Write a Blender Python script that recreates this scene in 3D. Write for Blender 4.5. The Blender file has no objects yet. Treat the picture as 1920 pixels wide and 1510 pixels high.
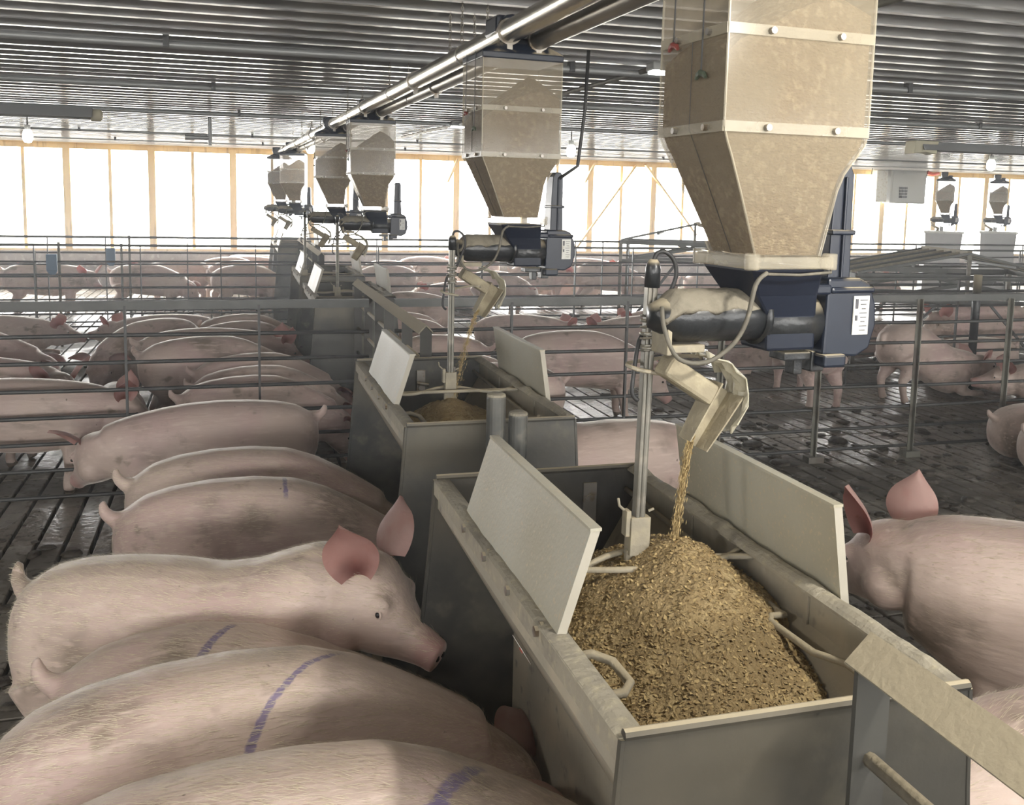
import bpy, math, random
from mathutils import Vector, Matrix, noise
random.seed(7)
PI = math.pi
SC = bpy.context.scene
COL = SC.collection

# ------------------------------------------------------------------ camera
cam_d = bpy.data.cameras.new('camera')
cam = bpy.data.objects.new('camera', cam_d); COL.objects.link(cam)
def camera():
    F, PX, PY = 1800.0, 960.0, 600.0
    d = Vector((650 - PX, 15000 - PY, F)).normalized()
    r = Vector((430 - PX, 345 - PY, F)); r = (r - d * r.dot(d)).normalized()
    Z = -d; Y = r; X = Y.cross(Z)
    R = Matrix((X, Y, Z))                      # rows: world axes seen in camera axes (right, down, forward)
    right = Vector([R[i][0] for i in range(3)])
    up = -Vector([R[i][1] for i in range(3)])
    back = -Vector([R[i][2] for i in range(3)])
    M = Matrix((right, up, back)).transposed().to_4x4()
    M.translation = Vector((0, 0, 1.62))
    cam.matrix_world = M
    cam_d.sensor_width = 36; cam_d.lens = F * 36 / 1920
    cam_d.shift_x = 0.0; cam_d.shift_y = -(755 - PY) / 1920
    cam_d.clip_start = 0.05; cam_d.clip_end = 200
camera()
SC.camera = cam

# ------------------------------------------------------------------ world, exposure
w = bpy.data.worlds.new('sky'); SC.world = w; w.use_nodes = True
wn = w.node_tree.nodes['Background']
wn.inputs[0].default_value = (1.0, 0.99, 0.97, 1); wn.inputs[1].default_value = 13.0
vs = SC.view_settings
vs.view_transform = 'Standard'; vs.look = 'None'; vs.gamma = 1; vs.use_curve_mapping = False
vs.exposure = 0.85
SC.cycles.use_denoising = True
SC.cycles.max_bounces = 8; SC.cycles.diffuse_bounces = 4; SC.cycles.glossy_bounces = 3
SC.cycles.transparent_max_bounces = 16; SC.cycles.caustics_reflective = False; SC.cycles.caustics_refractive = False
SC.cycles.sample_clamp_indirect = 6

def lamp(name, kind, loc, power, color=(1, .95, .86), size=.2, rot=(0, 0, 0)):
    l = bpy.data.lights.new(name, kind); l.energy = power; l.color = color
    if kind == 'AREA':
        l.shape = 'RECTANGLE'; l.size = size[0]; l.size_y = size[1]
    else:
        l.shadow_soft_size = size
    o = bpy.data.objects.new(name, l); COL.objects.link(o); o.location = loc; o.rotation_euler = rot
    return o
# the open curtain sides, marked as portals for sampling the sky (they give no light of their own)
for nm, y, rx, z, h in (('curtain_opening_far', 17.3, -PI/2, 1.48, 1.75), ('curtain_opening_near', -4.9, PI/2, 1.94, .85)):
    p = lamp(nm, 'AREA', (6.5, y, z), 1, size=(31, h), rot=(rx, 0, 0)); p.data.cycles.is_portal = True
# lamps of the barn, both out of view above the row
KEY = lamp('barn_lamp_row', 'POINT', (1.27, 0.62, 2.06), 36, (1, .95, .86), .05)
FILL = lamp('barn_lamp_left', 'POINT', (-2.0, 0.4, 2.34), 30, (1, .95, .88), .10)

# ------------------------------------------------------------------ helpers
class MB:
    def __init__(s): s.v = []; s.f = []; s.m = []
    def add(s, vs, fs, m=0):
        o = len(s.v); s.v += [tuple(x) for x in vs]
        for f in fs: s.f.append(tuple(i + o for i in f)); s.m.append(m)
        return s
    def box(s, c, d, rot=None, m=0):
        c = Vector(c); hx, hy, hz = d[0]/2, d[1]/2, d[2]/2
        vs = [Vector((x, y, z)) for x in (-hx, hx) for y in (-hy, hy) for z in (-hz, hz)]
        if rot is not None: vs = [rot @ v for v in vs]
        return s.add([v + c for v in vs], [(0,1,3,2),(4,6,7,5),(0,4,5,1),(2,3,7,6),(0,2,6,4),(1,5,7,3)], m)
    def beam(s, p, q, wd, ht, up=(0, 0, 1), m=0):
        p, q = Vector(p), Vector(q); d = (q - p); L = d.length; d.normalize()
        side = d.cross(Vector(up))
        if side.length < 1e-4: side = d.cross(Vector((0, 1, 0)))
        side.normalize(); u = side.cross(d)
        rot = Matrix((d, side, u)).transposed()
        return s.box((p + q) / 2, (L, wd, ht), rot, m)
    def tube(s, pts, r, n=8, m=0, cap=True):
        pts = [Vector(p) for p in pts]; N = len(pts)
        rs = r if isinstance(r, (list, tuple)) else [r] * N
        t = [(pts[min(i+1, N-1)] - pts[max(i-1, 0)]).normalized() for i in range(N)]
        a = Vector((0, 0, 1)) if abs(t[0].z) < .9 else Vector((1, 0, 0))
        u = (a - t[0] * a.dot(t[0])).normalized(); rings = []
        for i in range(N):
            u = (u - t[i] * u.dot(t[i])).normalized(); b = t[i].cross(u)
            rings.append([pts[i] + (u * math.cos(2*PI*k/n) + b * math.sin(2*PI*k/n)) * rs[i] for k in range(n)])
        return s.loft(rings, m, cap)
    def loft(s, rings, m=0, cap=True):
        n = len(rings[0]); vs = [v for rg in rings for v in rg]; fs = []
        for i in range(len(rings) - 1):
            for k in range(n):
                fs.append((i*n+k, i*n+(k+1) % n, (i+1)*n+(k+1) % n, (i+1)*n+k))
        if cap:
            fs.append(tuple(range(n-1, -1, -1))); fs.append(tuple((len(rings)-1)*n + k for k in range(n)))
        return s.add(vs, fs, m)
    def cyl(s, p, q, r, n=16, m=0): return s.tube([p, q], r, n, m)
    def sphere(s, c, r, n=10, m=0, sc=(1, 1, 1)):
        c = Vector(c); rings = []
        for i in range(1, n):
            th = PI * i / n
            rings.append([c + Vector((r*sc[0]*math.sin(th)*math.cos(2*PI*k/(2*n)), r*sc[1]*math.sin(th)*math.sin(2*PI*k/(2*n)), -r*sc[2]*math.cos(th))) for k in range(2*n)])
        return s.loft(rings, m)
    def torus(s, c, R, r, rot=None, n=16, k=6, m=0):
        pts = []
        vs = []; fs = []
        for i in range(n):
            a = 2*PI*i/n
            for j in range(k):
                b = 2*PI*j/k
                v = Vector(((R + r*math.cos(b))*math.cos(a), (R + r*math.cos(b))*math.sin(a), r*math.sin(b)))
                if rot is not None: v = rot @ v
                vs.append(v + Vector(c))
        for i in range(n):
            for j in range(k):
                fs.append((i*k+j, ((i+1) % n)*k+j, ((i+1) % n)*k+(j+1) % k, i*k+(j+1) % k))
        return s.add(vs, fs, m)
    def prism(s, poly, axis, a, b, m=0):            # polygon in the plane across 'axis', extruded from a to b
        def P(u, v, t): return {'x': (t, u, v), 'y': (u, t, v), 'z': (u, v, t)}[axis]
        n = len(poly); vs = [P(u, v, a) for u, v in poly] + [P(u, v, b) for u, v in poly]
        fs = [tuple(range(n)), tuple(range(2*n-1, n-1, -1))] + [(i, (i+1) % n, n+(i+1) % n, n+i) for i in range(n)]
        return s.add(vs, fs, m)
    def mesh(s, name, mats, smooth=False):
        me = bpy.data.meshes.new(name); me.from_pydata(s.v, [], s.f)
        for m in (mats if isinstance(mats, (list, tuple)) else [mats]): me.materials.append(m)
        me.polygons.foreach_set('material_index', s.m)
        if smooth: me.polygons.foreach_set('use_smooth', [True]*len(s.f))
        me.update()
        import bmesh as _b
        bm = _b.new(); bm.from_mesh(me); _b.ops.recalc_face_normals(bm, faces=bm.faces); bm.to_mesh(me); bm.free()
        return me
    def build(s, name, mats, parent=None, smooth=False, bevel=0, loc=None, auto=None):
        o = bpy.data.objects.new(name, s.mesh(name, mats, smooth)); COL.objects.link(o)
        if parent: o.parent = parent
        if loc: o.location = loc
        if bevel:
            b = o.modifiers.new('bevel', 'BEVEL'); b.width = bevel; b.segments = 2; b.limit_method = 'ANGLE'
        return o

def tag(o, label, cat, group=None, kind=None):
    o['label'] = label; o['category'] = cat
    if group: o['group'] = group
    if kind: o['kind'] = kind
    return o
def empty(name, loc, rz, label, cat, group=None):
    o = bpy.data.objects.new(name, None); COL.objects.link(o); o.location = loc; o.rotation_euler = (0, 0, rz)
    o.empty_display_size = .1
    return tag(o, label, cat, group)
def struct(o): o['kind'] = 'structure'; return o
def kids(o): return [c for c in list(bpy.data.objects) if c.parent == o]
def copy_tree(o, parent=None):
    c = o.copy(); COL.objects.link(c); c.parent = parent
    for ch in kids(o): copy_tree(ch, c)
    return c
def spline(p, k=4):
    out = []; P = [Vector(q) for q in p]
    for i in range(len(P)-1):
        a, b_, c, d = P[max(i-1, 0)], P[i], P[i+1], P[min(i+2, len(P)-1)]
        for s in range(k):
            t = s/k; out.append(.5*((2*b_) + (c-a)*t + (2*a-5*b_+4*c-d)*t*t + (3*b_-a-3*c+d)*t**3))
    return out + [P[-1]]
def smoothstep(a, b, x):
    t = max(0, min(1, (x-a)/(b-a))); return t*t*(3-2*t)

# ------------------------------------------------------------------ materials
def mat(name, col, rough=.6, metal=0.0, spots=(), bump=None, dust=None, extra=None, rnd=False, spec=.5):
    """spots: (noise scale, colour, low, high[, stretch]); bump: (scale, strength); dust: (colour, amount) settled on upward faces"""
    m = bpy.data.materials.new(name); m.use_nodes = True; nt = m.node_tree; N = nt.nodes; L = nt.links
    b = N['Principled BSDF']; b.inputs['Roughness'].default_value = rough; b.inputs['Metallic'].default_value = metal
    b.inputs['Specular IOR Level'].default_value = spec
    tc = N.new('ShaderNodeTexCoord'); vec = tc.outputs['Object']
    if rnd:
        oi = N.new('ShaderNodeObjectInfo'); mu = N.new('ShaderNodeMath'); mu.operation = 'MULTIPLY'; mu.inputs[1].default_value = 37.0
        L.new(oi.outputs['Random'], mu.inputs[0])
        ad = N.new('ShaderNodeVectorMath'); ad.operation = 'ADD'; L.new(vec, ad.inputs[0]); L.new(mu.outputs[0], ad.inputs[1]); vec = ad.outputs[0]
    rgb = N.new('ShaderNodeRGB'); rgb.outputs[0].default_value = (*col, 1); cur = rgb.outputs[0]
    def noise_out(scale, stretch=None, detail=5):
        nz = N.new('ShaderNodeTexNoise'); nz.inputs['Scale'].default_value = scale; nz.inputs['Detail'].default_value = detail
        if stretch:
            mp = N.new('ShaderNodeMapping'); mp.inputs['Scale'].default_value = stretch; L.new(vec, mp.inputs[0]); L.new(mp.outputs[0], nz.inputs['Vector'])
        else: L.new(vec, nz.inputs['Vector'])
        return nz.outputs['Fac']
    def mix(fac, c1, c2):
        mx = N.new('ShaderNodeMix'); mx.data_type = 'RGBA'
        L.new(fac, mx.inputs[0])
        if isinstance(c1, tuple): mx.inputs[6].default_value = (*c1, 1)
        else: L.new(c1, mx.inputs[6])
        if isinstance(c2, tuple): mx.inputs[7].default_value = (*c2, 1)
        else: L.new(c2, mx.inputs[7])
        return mx.outputs[2]
    def ramp(x, lo, hi):
        mr = N.new('ShaderNodeMapRange'); mr.interpolation_type = 'SMOOTHSTEP'
        mr.inputs[1].default_value = lo; mr.inputs[2].default_value = hi; L.new(x, mr.inputs[0]); return mr.outputs[0]
    for sp in spots:
        cur = mix(ramp(noise_out(sp[0], sp[4] if len(sp) > 4 else None), sp[2], sp[3]), cur, sp[1])
    rsock = None
    if dust:
        g = N.new('ShaderNodeNewGeometry'); sx = N.new('ShaderNodeSeparateXYZ'); L.new(g.outputs['Normal'], sx.inputs[0])
        up = ramp(sx.outputs[2], .25, .75)
        nz = ramp(noise_out(9), .5 - dust[1]*.5, .62 - dust[1]*.3)
        mm = N.new('ShaderNodeMath'); mm.operation = 'MULTIPLY'; L.new(up, mm.inputs[0]); L.new(nz, mm.inputs[1])
        cur = mix(mm.outputs[0], cur, dust[0])
        mr = N.new('ShaderNodeMapRange'); mr.inputs[3].default_value = rough; mr.inputs[4].default_value = .95; L.new(mm.outputs[0], mr.inputs[0]); L.new(mr.outputs[0], b.inputs['Roughness'])
        if metal:
            m2 = N.new('ShaderNodeMapRange'); m2.inputs[3].default_value = metal; m2.inputs[4].default_value = 0; L.new(mm.outputs[0], m2.inputs[0]); L.new(m2.outputs[0], b.inputs['Metallic'])
    if bump:
        bp = N.new('ShaderNodeBump'); bp.inputs['Strength'].default_value = bump[1]; bp.inputs['Distance'].default_value = bump[2] if len(bump) > 2 else .01
        L.new(noise_out(bump[0], bump[3] if len(bump) > 3 else None, 8), bp.inputs['Height']); L.new(bp.outputs[0], b.inputs['Normal'])
    if extra: cur = extra(nt, b, cur, vec, mix, ramp, noise_out) or cur
    L.new(cur, b.inputs['Base Color'])
    return m

DUST = (.42, .36, .25)
def wet(nt, b, cur, vec, mix, ramp, nz):
    r = ramp(nz(.8), .43, .56); mr = nt.nodes.new('ShaderNodeMapRange'); mr.inputs[3].default_value = .78; mr.inputs[4].default_value = .22
    nt.links.new(r, mr.inputs[0]); nt.links.new(mr.outputs[0], b.inputs['Roughness'])
M = {}
M['galv'] = mat('galvanised_sheet', (.19, .19, .175), .45, .35, [(4, (.10, .105, .10), .42, .62), (13, (.27, .255, .215), .55, .75), (2.2, (.29, .265, .21), .5, .72), (9, (.06, .055, .05), .68, .74)], (30, .12), (DUST, .9))
M['endshade'] = mat('stained_shaded_end_sheet', (.062, .058, .048), .55, .2, [(4, (.035, .034, .030), .42, .62), (13, (.085, .078, .06), .55, .75), (2.2, (.10, .088, .065), .5, .72), (9, (.022, .02, .017), .68, .74)], (30, .12), ((.42, .36, .25), .9))  # end sheet colours darkened to paint in the panel's shade; blotches are stains
M['plate'] = mat('dull_post_plate', (.075, .073, .064), .65, .1, [(5, (.055, .052, .045), .45, .7)], None, (DUST, .5))
M['endp'] = mat('end_sheet', (.105, .103, .092), .5, .3, [(4, (.055, .058, .055), .42, .62), (13, (.15, .14, .115), .55, .75), (2.2, (.165, .15, .115), .5, .72), (9, (.035, .032, .028), .68, .74)], (30, .12), ((.42, .36, .25), .9))
M['galvd'] = mat('dusty_sheet', (.36, .33, .26), .7, .05, [(6, (.45, .40, .30), .45, .65), (20, (.24, .22, .18), .6, .75)], (60, .2), (DUST, 1.0))
M['inner'] = mat('trough_inner_sheet', (.27, .25, .18), .65, .15, [(5, (.18, .17, .12), .5, .7), (11, (.40, .34, .22), .5, .75)], (40, .15), (DUST, .9))
M['cake'] = mat('caked_dust', (.235, .21, .16), .9, 0, [(20, (.18, .16, .12), .5, .7)], (70, .5))
M['rail'] = mat('dust_covered_rail', (.36, .325, .25), .85, 0, [(12, (.28, .255, .205), .5, .7), (45, (.45, .40, .285), .5, .75)], (70, .5), None)
M['lid'] = mat('white_plastic_board', (.44, .42, .335), .55, 0, [(3, (.38, .345, .25), .4, .7), (130, (.50, .43, .30), .55, .72)], (120, .1))
M['board_edge'] = mat('board_edge', (.42, .39, .32), .7)
M['bolt'] = mat('bolt_steel', (.30, .28, .25), .4, .7, [(30, (.2, .15, .1), .5, .7)], None, (DUST, .5))
M['rod'] = mat('fence_rod', (.085, .085, .082), .5, .4, [(7, (.06, .055, .05), .5, .7)], (40, .2))
M['flat'] = mat('fence_flat_bar', (.125, .128, .12), .6, .15, [(5, (.17, .17, .16), .45, .7)], (40, .15))
M['post'] = mat('fence_post_galvanised', (.21, .205, .17), .6, .3, [(8, (.13, .11, .09), .45, .65)], (40, .15))
M['dustbar'] = mat('dusty_bar', (.31, .28, .215), .8, .05, [(25, (.38, .335, .24), .45, .65), (6, (.25, .235, .195), .5, .7)], (80, .22), (DUST, .8))
M['handle'] = mat('dusty_rod', (.38, .34, .26), .8, 0, [(25, (.28, .26, .21), .5, .7)], (80, .3), (DUST, .7))
M['navy'] = mat('navy_plastic', (.008, .012, .024), .36, 0, [(6, (.012, .018, .032), .4, .7)], (20, .05), (DUST, .05))
M['black'] = mat('black_plastic', (.02, .022, .024), .3, 0, [(8, (.06, .055, .045), .55, .75)], (50, .2), (DUST, .85))
M['cabledust'] = mat('dusty_cable', (.13, .12, .095), .7, 0, [(30, (.22, .20, .155), .5, .7)])
M['cable'] = mat('black_cable', (.03, .03, .03), .5)
M['tube'] = mat('polished_conveyor_tube', (.60, .57, .50), .22, .95, [(3, (.45, .42, .36), .5, .7)], (14, .05))
M['tube2'] = mat('dull_conveyor_tube', (.34, .32, .28), .35, .8, [(3, (.24, .22, .19), .5, .7)], (14, .05))
M['steel'] = mat('pole_steel', (.225, .215, .185), .45, .5, [(15, (.35, .32, .27), .5, .7)], None, (DUST, .4))
M['feed'] = mat('ground_feed', (.38, .275, .13), .95, 0, [(26, (.48, .365, .185), .45, .62), (70, (.26, .18, .08), .52, .68), (5, (.33, .24, .115), .45, .6)], (110, .9, .02))
M['feedbox'] = mat('packed_feed', (.235, .17, .105), .95, 0, [(55, (.36, .28, .175), .48, .62), (90, (.26, .19, .11), .52, .68), (4, (.22, .165, .10), .45, .6)], (110, .85, .012, (1, 1, 2.0)))
M['white'] = mat('white_sticker', (.62, .62, .58), .5, 0, [(30, (.5, .47, .4), .5, .7)])
M['ink'] = mat('sticker_ink', (.08, .08, .09), .6)
M['redink'] = mat('sticker_red', (.42, .10, .07), .6)
M['wood'] = mat('yellow_lumber', (.72, .56, .31), .7, 0, [(3, (.62, .46, .24), .4, .65, (1, 1, .15)), (18, (.42, .29, .14), .55, .75, (1, 1, .1))], (25, .15))
M['curb'] = mat('concrete_curb', (.30, .26, .23), .9, 0, [(3, (.20, .17, .15), .45, .65), (12, (.38, .34, .30), .5, .7)], (20, .4))
M['slat'] = mat('slatted_concrete', (.27, .245, .205), .75, 0, [(.9, (.16, .14, .112), .42, .62), (7, (.33, .30, .25), .52, .7), (24, (.11, .092, .07), .54, .68)], (22, .6, .012), None, wet)
M['pit'] = mat('pit_dark', (.012, .011, .01), .9)
M['ceil'] = mat('white_ribbed_steel', (.60, .61, .63), .18, .30, [(.8, (.42, .43, .44), .4, .65)], (3, .04, .01))
M['wallm'] = mat('wall_sheet', (.48, .48, .47), .5, .1, [(1.5, (.40, .40, .39), .4, .65)])
M['manure'] = mat('manure', (.075, .062, .045), .65, 0, [(20, (.045, .036, .027), .45, .65)], (40, .6, .02))
M['duct'] = mat('heater_hood', (.36, .37, .37), .45, .4)
M['cream'] = mat('cream_box', (.62, .58, .42), .6)
M['grey'] = mat('grey_plastic', (.40, .41, .40), .5)
M['blue'] = mat('blue_plastic', (.10, .17, .25), .5)
M['red'] = mat('red_plastic', (.55, .07, .04), .5)
M['redhook'] = mat('dull_red_plastic', (.22, .05, .04), .5)
M['greenhook'] = mat('dull_green_plastic', (.07, .09, .06), .5)
M['bristle'] = mat('bristles', (.74, .66, .50), .6)
M['chute'] = mat('dusty_spout', (.30, .26, .18), .85, 0, [(20, (.40, .35, .24), .45, .7)], (70, .4))
M['foil'] = mat('clear_flap', (.44, .41, .31), .35, .1, [(25, (.40, .37, .29), .5, .7)], (30, .8))

def glow(name, col, s):
    m = bpy.data.materials.new(name); m.use_nodes = True; b = m.node_tree.nodes['Principled BSDF']
    b.inputs['Base Color'].default_value = (.9, .9, .9, 1); b.inputs['Emission Color'].default_value = (*col, 1); b.inputs['Emission Strength'].default_value = s
    return m
M['bulb'] = glow('lit_bulb', (1, .95, .86), 30)
M['led'] = glow('lit_diffuser', (1, 1, .98), 9)

def clear(name, tint, alpha, rough=.15):
    m = bpy.data.materials.new(name); m.use_nodes = True; nt = m.node_tree; N = nt.nodes; L = nt.links
    b = N['Principled BSDF']; b.inputs['Base Color'].default_value = (*tint, 1); b.inputs['Roughness'].default_value = rough
    tr = N.new('ShaderNodeBsdfTransparent'); mx = N.new('ShaderNodeMixShader')
    tc = N.new('ShaderNodeTexCoord'); nz = N.new('ShaderNodeTexNoise'); nz.inputs['Scale'].default_value = 5; nz.inputs['Detail'].default_value = 6
    L.new(tc.outputs['Object'], nz.inputs['Vector'])
    mr = N.new('ShaderNodeMapRange'); mr.inputs[1].default_value = .35; mr.inputs[2].default_value = .7; mr.inputs[3].default_value = alpha*.7; mr.inputs[4].default_value = min(1, alpha*1.6)
    L.new(nz.outputs['Fac'], mr.inputs[0]); L.new(mr.outputs[0], mx.inputs[0])
    L.new(tr.outputs[0], mx.inputs[1]); L.new(b.outputs[0], mx.inputs[2]); L.new(mx.outputs[0], N['Material Output'].inputs[0])
    return m
M['clear'] = clear('clear_dusty_plastic', (.38, .325, .235), .24)
M['trim'] = clear('clear_trim', (.52, .47, .36), .40, .2)

def pig_skin(name, marks=()):
    def ex(nt, b, cur, vec, mix, ramp, nz):
        N = nt.nodes; L = nt.links
        at = N.new('ShaderNodeAttribute'); at.attribute_name = 'pink'
        cur = mix(at.outputs['Fac'], cur, (.48, .28, .25))
        tc = N.new('ShaderNodeTexCoord'); sx = N.new('ShaderNodeSeparateXYZ'); L.new(tc.outputs['Object'], sx.inputs[0])
        for (x0, k, wd, y0, y1) in marks:          # a crayon stripe across the back: x = x0 + k*y, for y0 < y < y1
            def mth(op, a, c=None):
                n = N.new('ShaderNodeMath'); n.operation = op
                for i, q in enumerate((a, c)):
                    if q is None: continue
                    if isinstance(q, (int, float)): n.inputs[i].default_value = q
                    else: L.new(q, n.inputs[i])
                return n.outputs[0]
            dist = mth('ABSOLUTE', mth('SUBTRACT', mth('SUBTRACT', sx.outputs[0], x0), mth('MULTIPLY', sx.outputs[1], k)))
            dist = mth('ADD', dist, mth('MULTIPLY', mth('SUBTRACT', nz(60), .5), wd*1.2))
            ln = ramp(dist, wd, wd*.45)
            lim = mth('MULTIPLY', ramp(sx.outputs[1], y0, y0+.03), ramp(sx.outputs[1], y1, y1-.03))
            up = ramp(sx.outputs[2], .25, .32)
            fac = mth('MULTIPLY', mth('MULTIPLY', mth('MULTIPLY', ln, lim), up), .72)
            cur = mix(fac, cur, (.12, .10, .26))
        try:
            b.inputs['Sheen Weight'].default_value = .7; b.inputs['Sheen Roughness'].default_value = .3; b.inputs['Sheen Tint'].default_value = (1, .93, .82, 1)
            b.inputs['Subsurface Weight'].default_value = 0.0
        except Exception: pass
        return cur
    return mat(name, (.60, .475, .405), .50, 0, [(2.6, (.58, .425, .385), .42, .66), (4.0, (.31, .245, .19), .53, .74), (13, (.40, .30, .245), .62, .78), (9, (.34, .265, .205), .62, .74), (55, (.66, .53, .46), .5, .72, (.22, 1, 1)), (38, (.24, .18, .14), .71, .78)],
               (85, .30, .006, (.2, 1, 1)), None, ex, True, .35)
M['skin'] = pig_skin('pig_skin')
def ear_mat():
    def ex(nt, b, cur, vec, mix, ramp, nz):
        tl = nt.nodes.new('ShaderNodeBsdfTranslucent'); tl.inputs[0].default_value = (.62, .22, .18, 1)
        at = nt.nodes.new('ShaderNodeAttribute'); at.attribute_name = 'pink'; cur = mix(at.outputs['Fac'], cur, (.13, .055, .045))
        mx = nt.nodes.new('ShaderNodeMixShader'); mx.inputs[0].default_value = .38
        nt.links.new(b.outputs[0], mx.inputs[1]); nt.links.new(tl.outputs[0], mx.inputs[2]); nt.links.new(mx.outputs[0], nt.nodes['Material Output'].inputs[0])
        return cur
    return ex
M['earin'] = mat('pig_ear_inside', (.50, .31, .275), .6, 0, [(14, (.44, .25, .22), .5, .7), (40, (.33, .18, .15), .62, .75)], (40, .2), None, ear_mat(), True)
M['earout'] = mat('pig_ear_outside', (.60, .42, .37), .6, 0, [(20, (.56, .36, .31), .5, .7)], (60, .3, .006), None, ear_mat(), True)
M['eye'] = mat('pig_eye', (.015, .012, .012), .08)
M['hoof'] = mat('pig_hoof', (.20, .16, .12), .7, 0, [(12, (.12, .09, .07), .45, .65)])

# ------------------------------------------------------------------ the barn
def build_barn():
    X0, X1, Y0, Y1, H = -9.0, 22.0, -5.0, 17.5, 2.44
    # slatted floor: slats run away from the camera, slots between them, a joint every 2.7 m
    mb = MB(); pitch = .125; gap = .017; x = X0
    rows = []; y = Y0
    while y < Y1 - .01:
        rows.append((y, min(Y1, y + 2.7) - .02)); y += 2.7
    while x < X1:
        for (a, b) in rows:
            c = .004
            prof = [(x+gap/2, -.12), (x+gap/2, -c), (x+gap/2+c, 0), (x+pitch-gap/2-c, 0), (x+pitch-gap/2, -c), (x+pitch-gap/2, -.12)]
            vs = [(u, a, v) for u, v in prof] + [(u, b, v) for u, v in prof]
            mb.add(vs, [(i, i+1, 7+i, 6+i) for i in range(5)] + [(0, 1, 2, 3, 4, 5), (11, 10, 9, 8, 7, 6)])
        x += pitch
    struct(mb.build('floor', M['slat']))
    struct(MB().box(((X0+X1)/2, (Y0+Y1)/2, -.30), (X1-X0, Y1-Y0, .04)).build('pit', M['pit']))
    # ribbed steel ceiling, ribs across the barn
    prof = []; y = Y0 - .1
    while y < Y1 + .1:
        prof += [(y, H), (y+.045, H), (y+.065, H-.032), (y+.105, H-.032), (y+.125, H)]
        prof += [(y+.155, H), (y+.163, H-.007), (y+.178, H-.007), (y+.186, H)]
        y += .2286
    n = len(prof); mb = MB()
    vs = [(X0, u, v) for u, v in prof] + [(X1, u, v) for u, v in prof]
    mb.add(vs, [(i, i+1, n+i+1, n+i) for i in range(n-1)])
    mb.box(((X0+X1)/2, (Y0+Y1)/2, H+.06), (X1-X0, Y1-Y0+.2, .02))
    struct(mb.build('ceiling', M['ceil']))
    for nm, xx in (('wall_left', X0-.05), ('wall_right', X1+.05)):
        struct(MB().box((xx, (Y0+Y1)/2, 1.1), (.1, Y1-Y0, 2.8)).build(nm, M['wallm']))
    # curtain walls: concrete curb, studs and header, the curtain rolled down
    for nm, yy, s in (('far', Y1, 1), ('near', Y0, -1)):
        top = .62 if s > 0 else 1.50            # the near curtain is drawn up most of the way
        struct(MB().box(((X0+X1)/2, yy+.08*s, (top-.3)/2), (X1-X0, .16, top+.3)).build('wall_' + nm, M['curb'] if s > 0 else M['wallm'], bevel=.01))
        mb = MB(); mb.box(((X0+X1)/2, yy+.05*s, 2.37), (X1-X0, .05, .12)); mb.box(((X0+X1)/2, yy+.01*s, 2.425), (X1-X0, .14, .04))
        mb.box(((X0+X1)/2, yy+.08*s, .64), (X1-X0, .14, .04))
        struct(mb.build('trim_1' if s > 0 else 'trim_2', M['wood']))
    k = 0; x = -8.55
    while x < X1 - .3:
        wide = (k % 2 == 1)
        for yy, s in ((Y1, 1), (Y0, -1)):
            if wide: o = MB().box((x, yy+.06*s, 1.5), (.115, .09, 1.76)).build('wall_stud', M['wood'], bevel=.004)
            else: o = MB().box((x, yy+.09*s, 1.5), (.052, .04, 1.76)).build('wall_stud', M['wood'])
            struct(o)
        x += .6625; k += 1
    # diagonal braces of the far wall
    for (xa, za, xb, zb) in ((6.43, .75, 7.6, 2.34), (7.8, 2.36, 8.95, 1.0), (3.86, 1.92, 4.05, 2.36), (6.55, 1.98, 6.75, 2.36), (13.3, 1.95, 13.7, 2.36)):
        struct(MB().beam((xa, Y1-.01, za), (xb, Y1-.01, zb), .04, .10, (0, 1, 0)).build('wall_brace', M['wood'], bevel=.004))
    # ground outside, a bright gravel apron
    struct(MB().box((6, 6, -1.2), (160, 160, .1)).build('ground_outside', mat('pale_gravel', (.55, .53, .48), .9, 0, [(2, (.45, .43, .38), .4, .7)])))
build_barn()

# fine feed dust hanging in the air of the barn
def build_haze():
    m = bpy.data.materials.new('dusty_air'); m.use_nodes = True; nt = m.node_tree; nt.nodes.clear()
    out = nt.nodes.new('ShaderNodeOutputMaterial'); v = nt.nodes.new('ShaderNodeVolumeScatter')
    v.inputs['Color'].default_value = (.93, .96, 1, 1); v.inputs['Density'].default_value = HAZE; v.inputs['Anisotropy'].default_value = .55
    nt.links.new(v.outputs[0], out.inputs['Volume'])
    o = MB().box((6.5, 6.25, 1.2), (30.8, 22.3, 2.36)).build('dusty_air', m); tag(o, 'pale dust hanging in the air under the whole ribbed ceiling', 'haze', None, 'stuff')
    o.display_type = 'WIRE'
HAZE = .008
build_haze()

# ------------------------------------------------------------------ pigs
PS = .82
BODY = [(-.615, .60, .52, .035), (-.60, .655, .45, .085), (-.56, .70, .385, .135), (-.49, .742, .335, .172), (-.38, .768, .318, .190), (-.22, .785, .305, .190),
        (-.05, .79, .285, .190), (.12, .782, .275, .188), (.25, .768, .285, .184), (.36, .752, .31, .176), (.45, .735, .345, .160), (.52, .715, .39, .140), (.58, .69, .43, .115)]
HEAD = [(-.10, .095, .03, .12), (-.04, .115, .075, .155), (.03, .124, .115, .165), (.075, .126, .130, .165), (.12, .120, .135, .155), (.18, .106, .108, .135), (.235, .085, .078, .112), (.285, .064, .056, .090),
        (.335, .053, .045, .070), (.375, .048, .040, .058), (.392, .052, .043, .060), (.402, .050, .041, .058)]
def sring(c, ux, uz, hw, up, dn, n=22, e=2.35):
    out = []
    for k in range(n):
        t = 2*PI*k/n; cs, sn = math.cos(t), math.sin(t)
        a = math.copysign(abs(cs)**(2/e), cs); b = math.copysign(abs(sn)**(2/e), sn)
        out.append(c + ux*(hw*a) + uz*((up if b > 0 else dn)*b))
    return out
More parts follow.
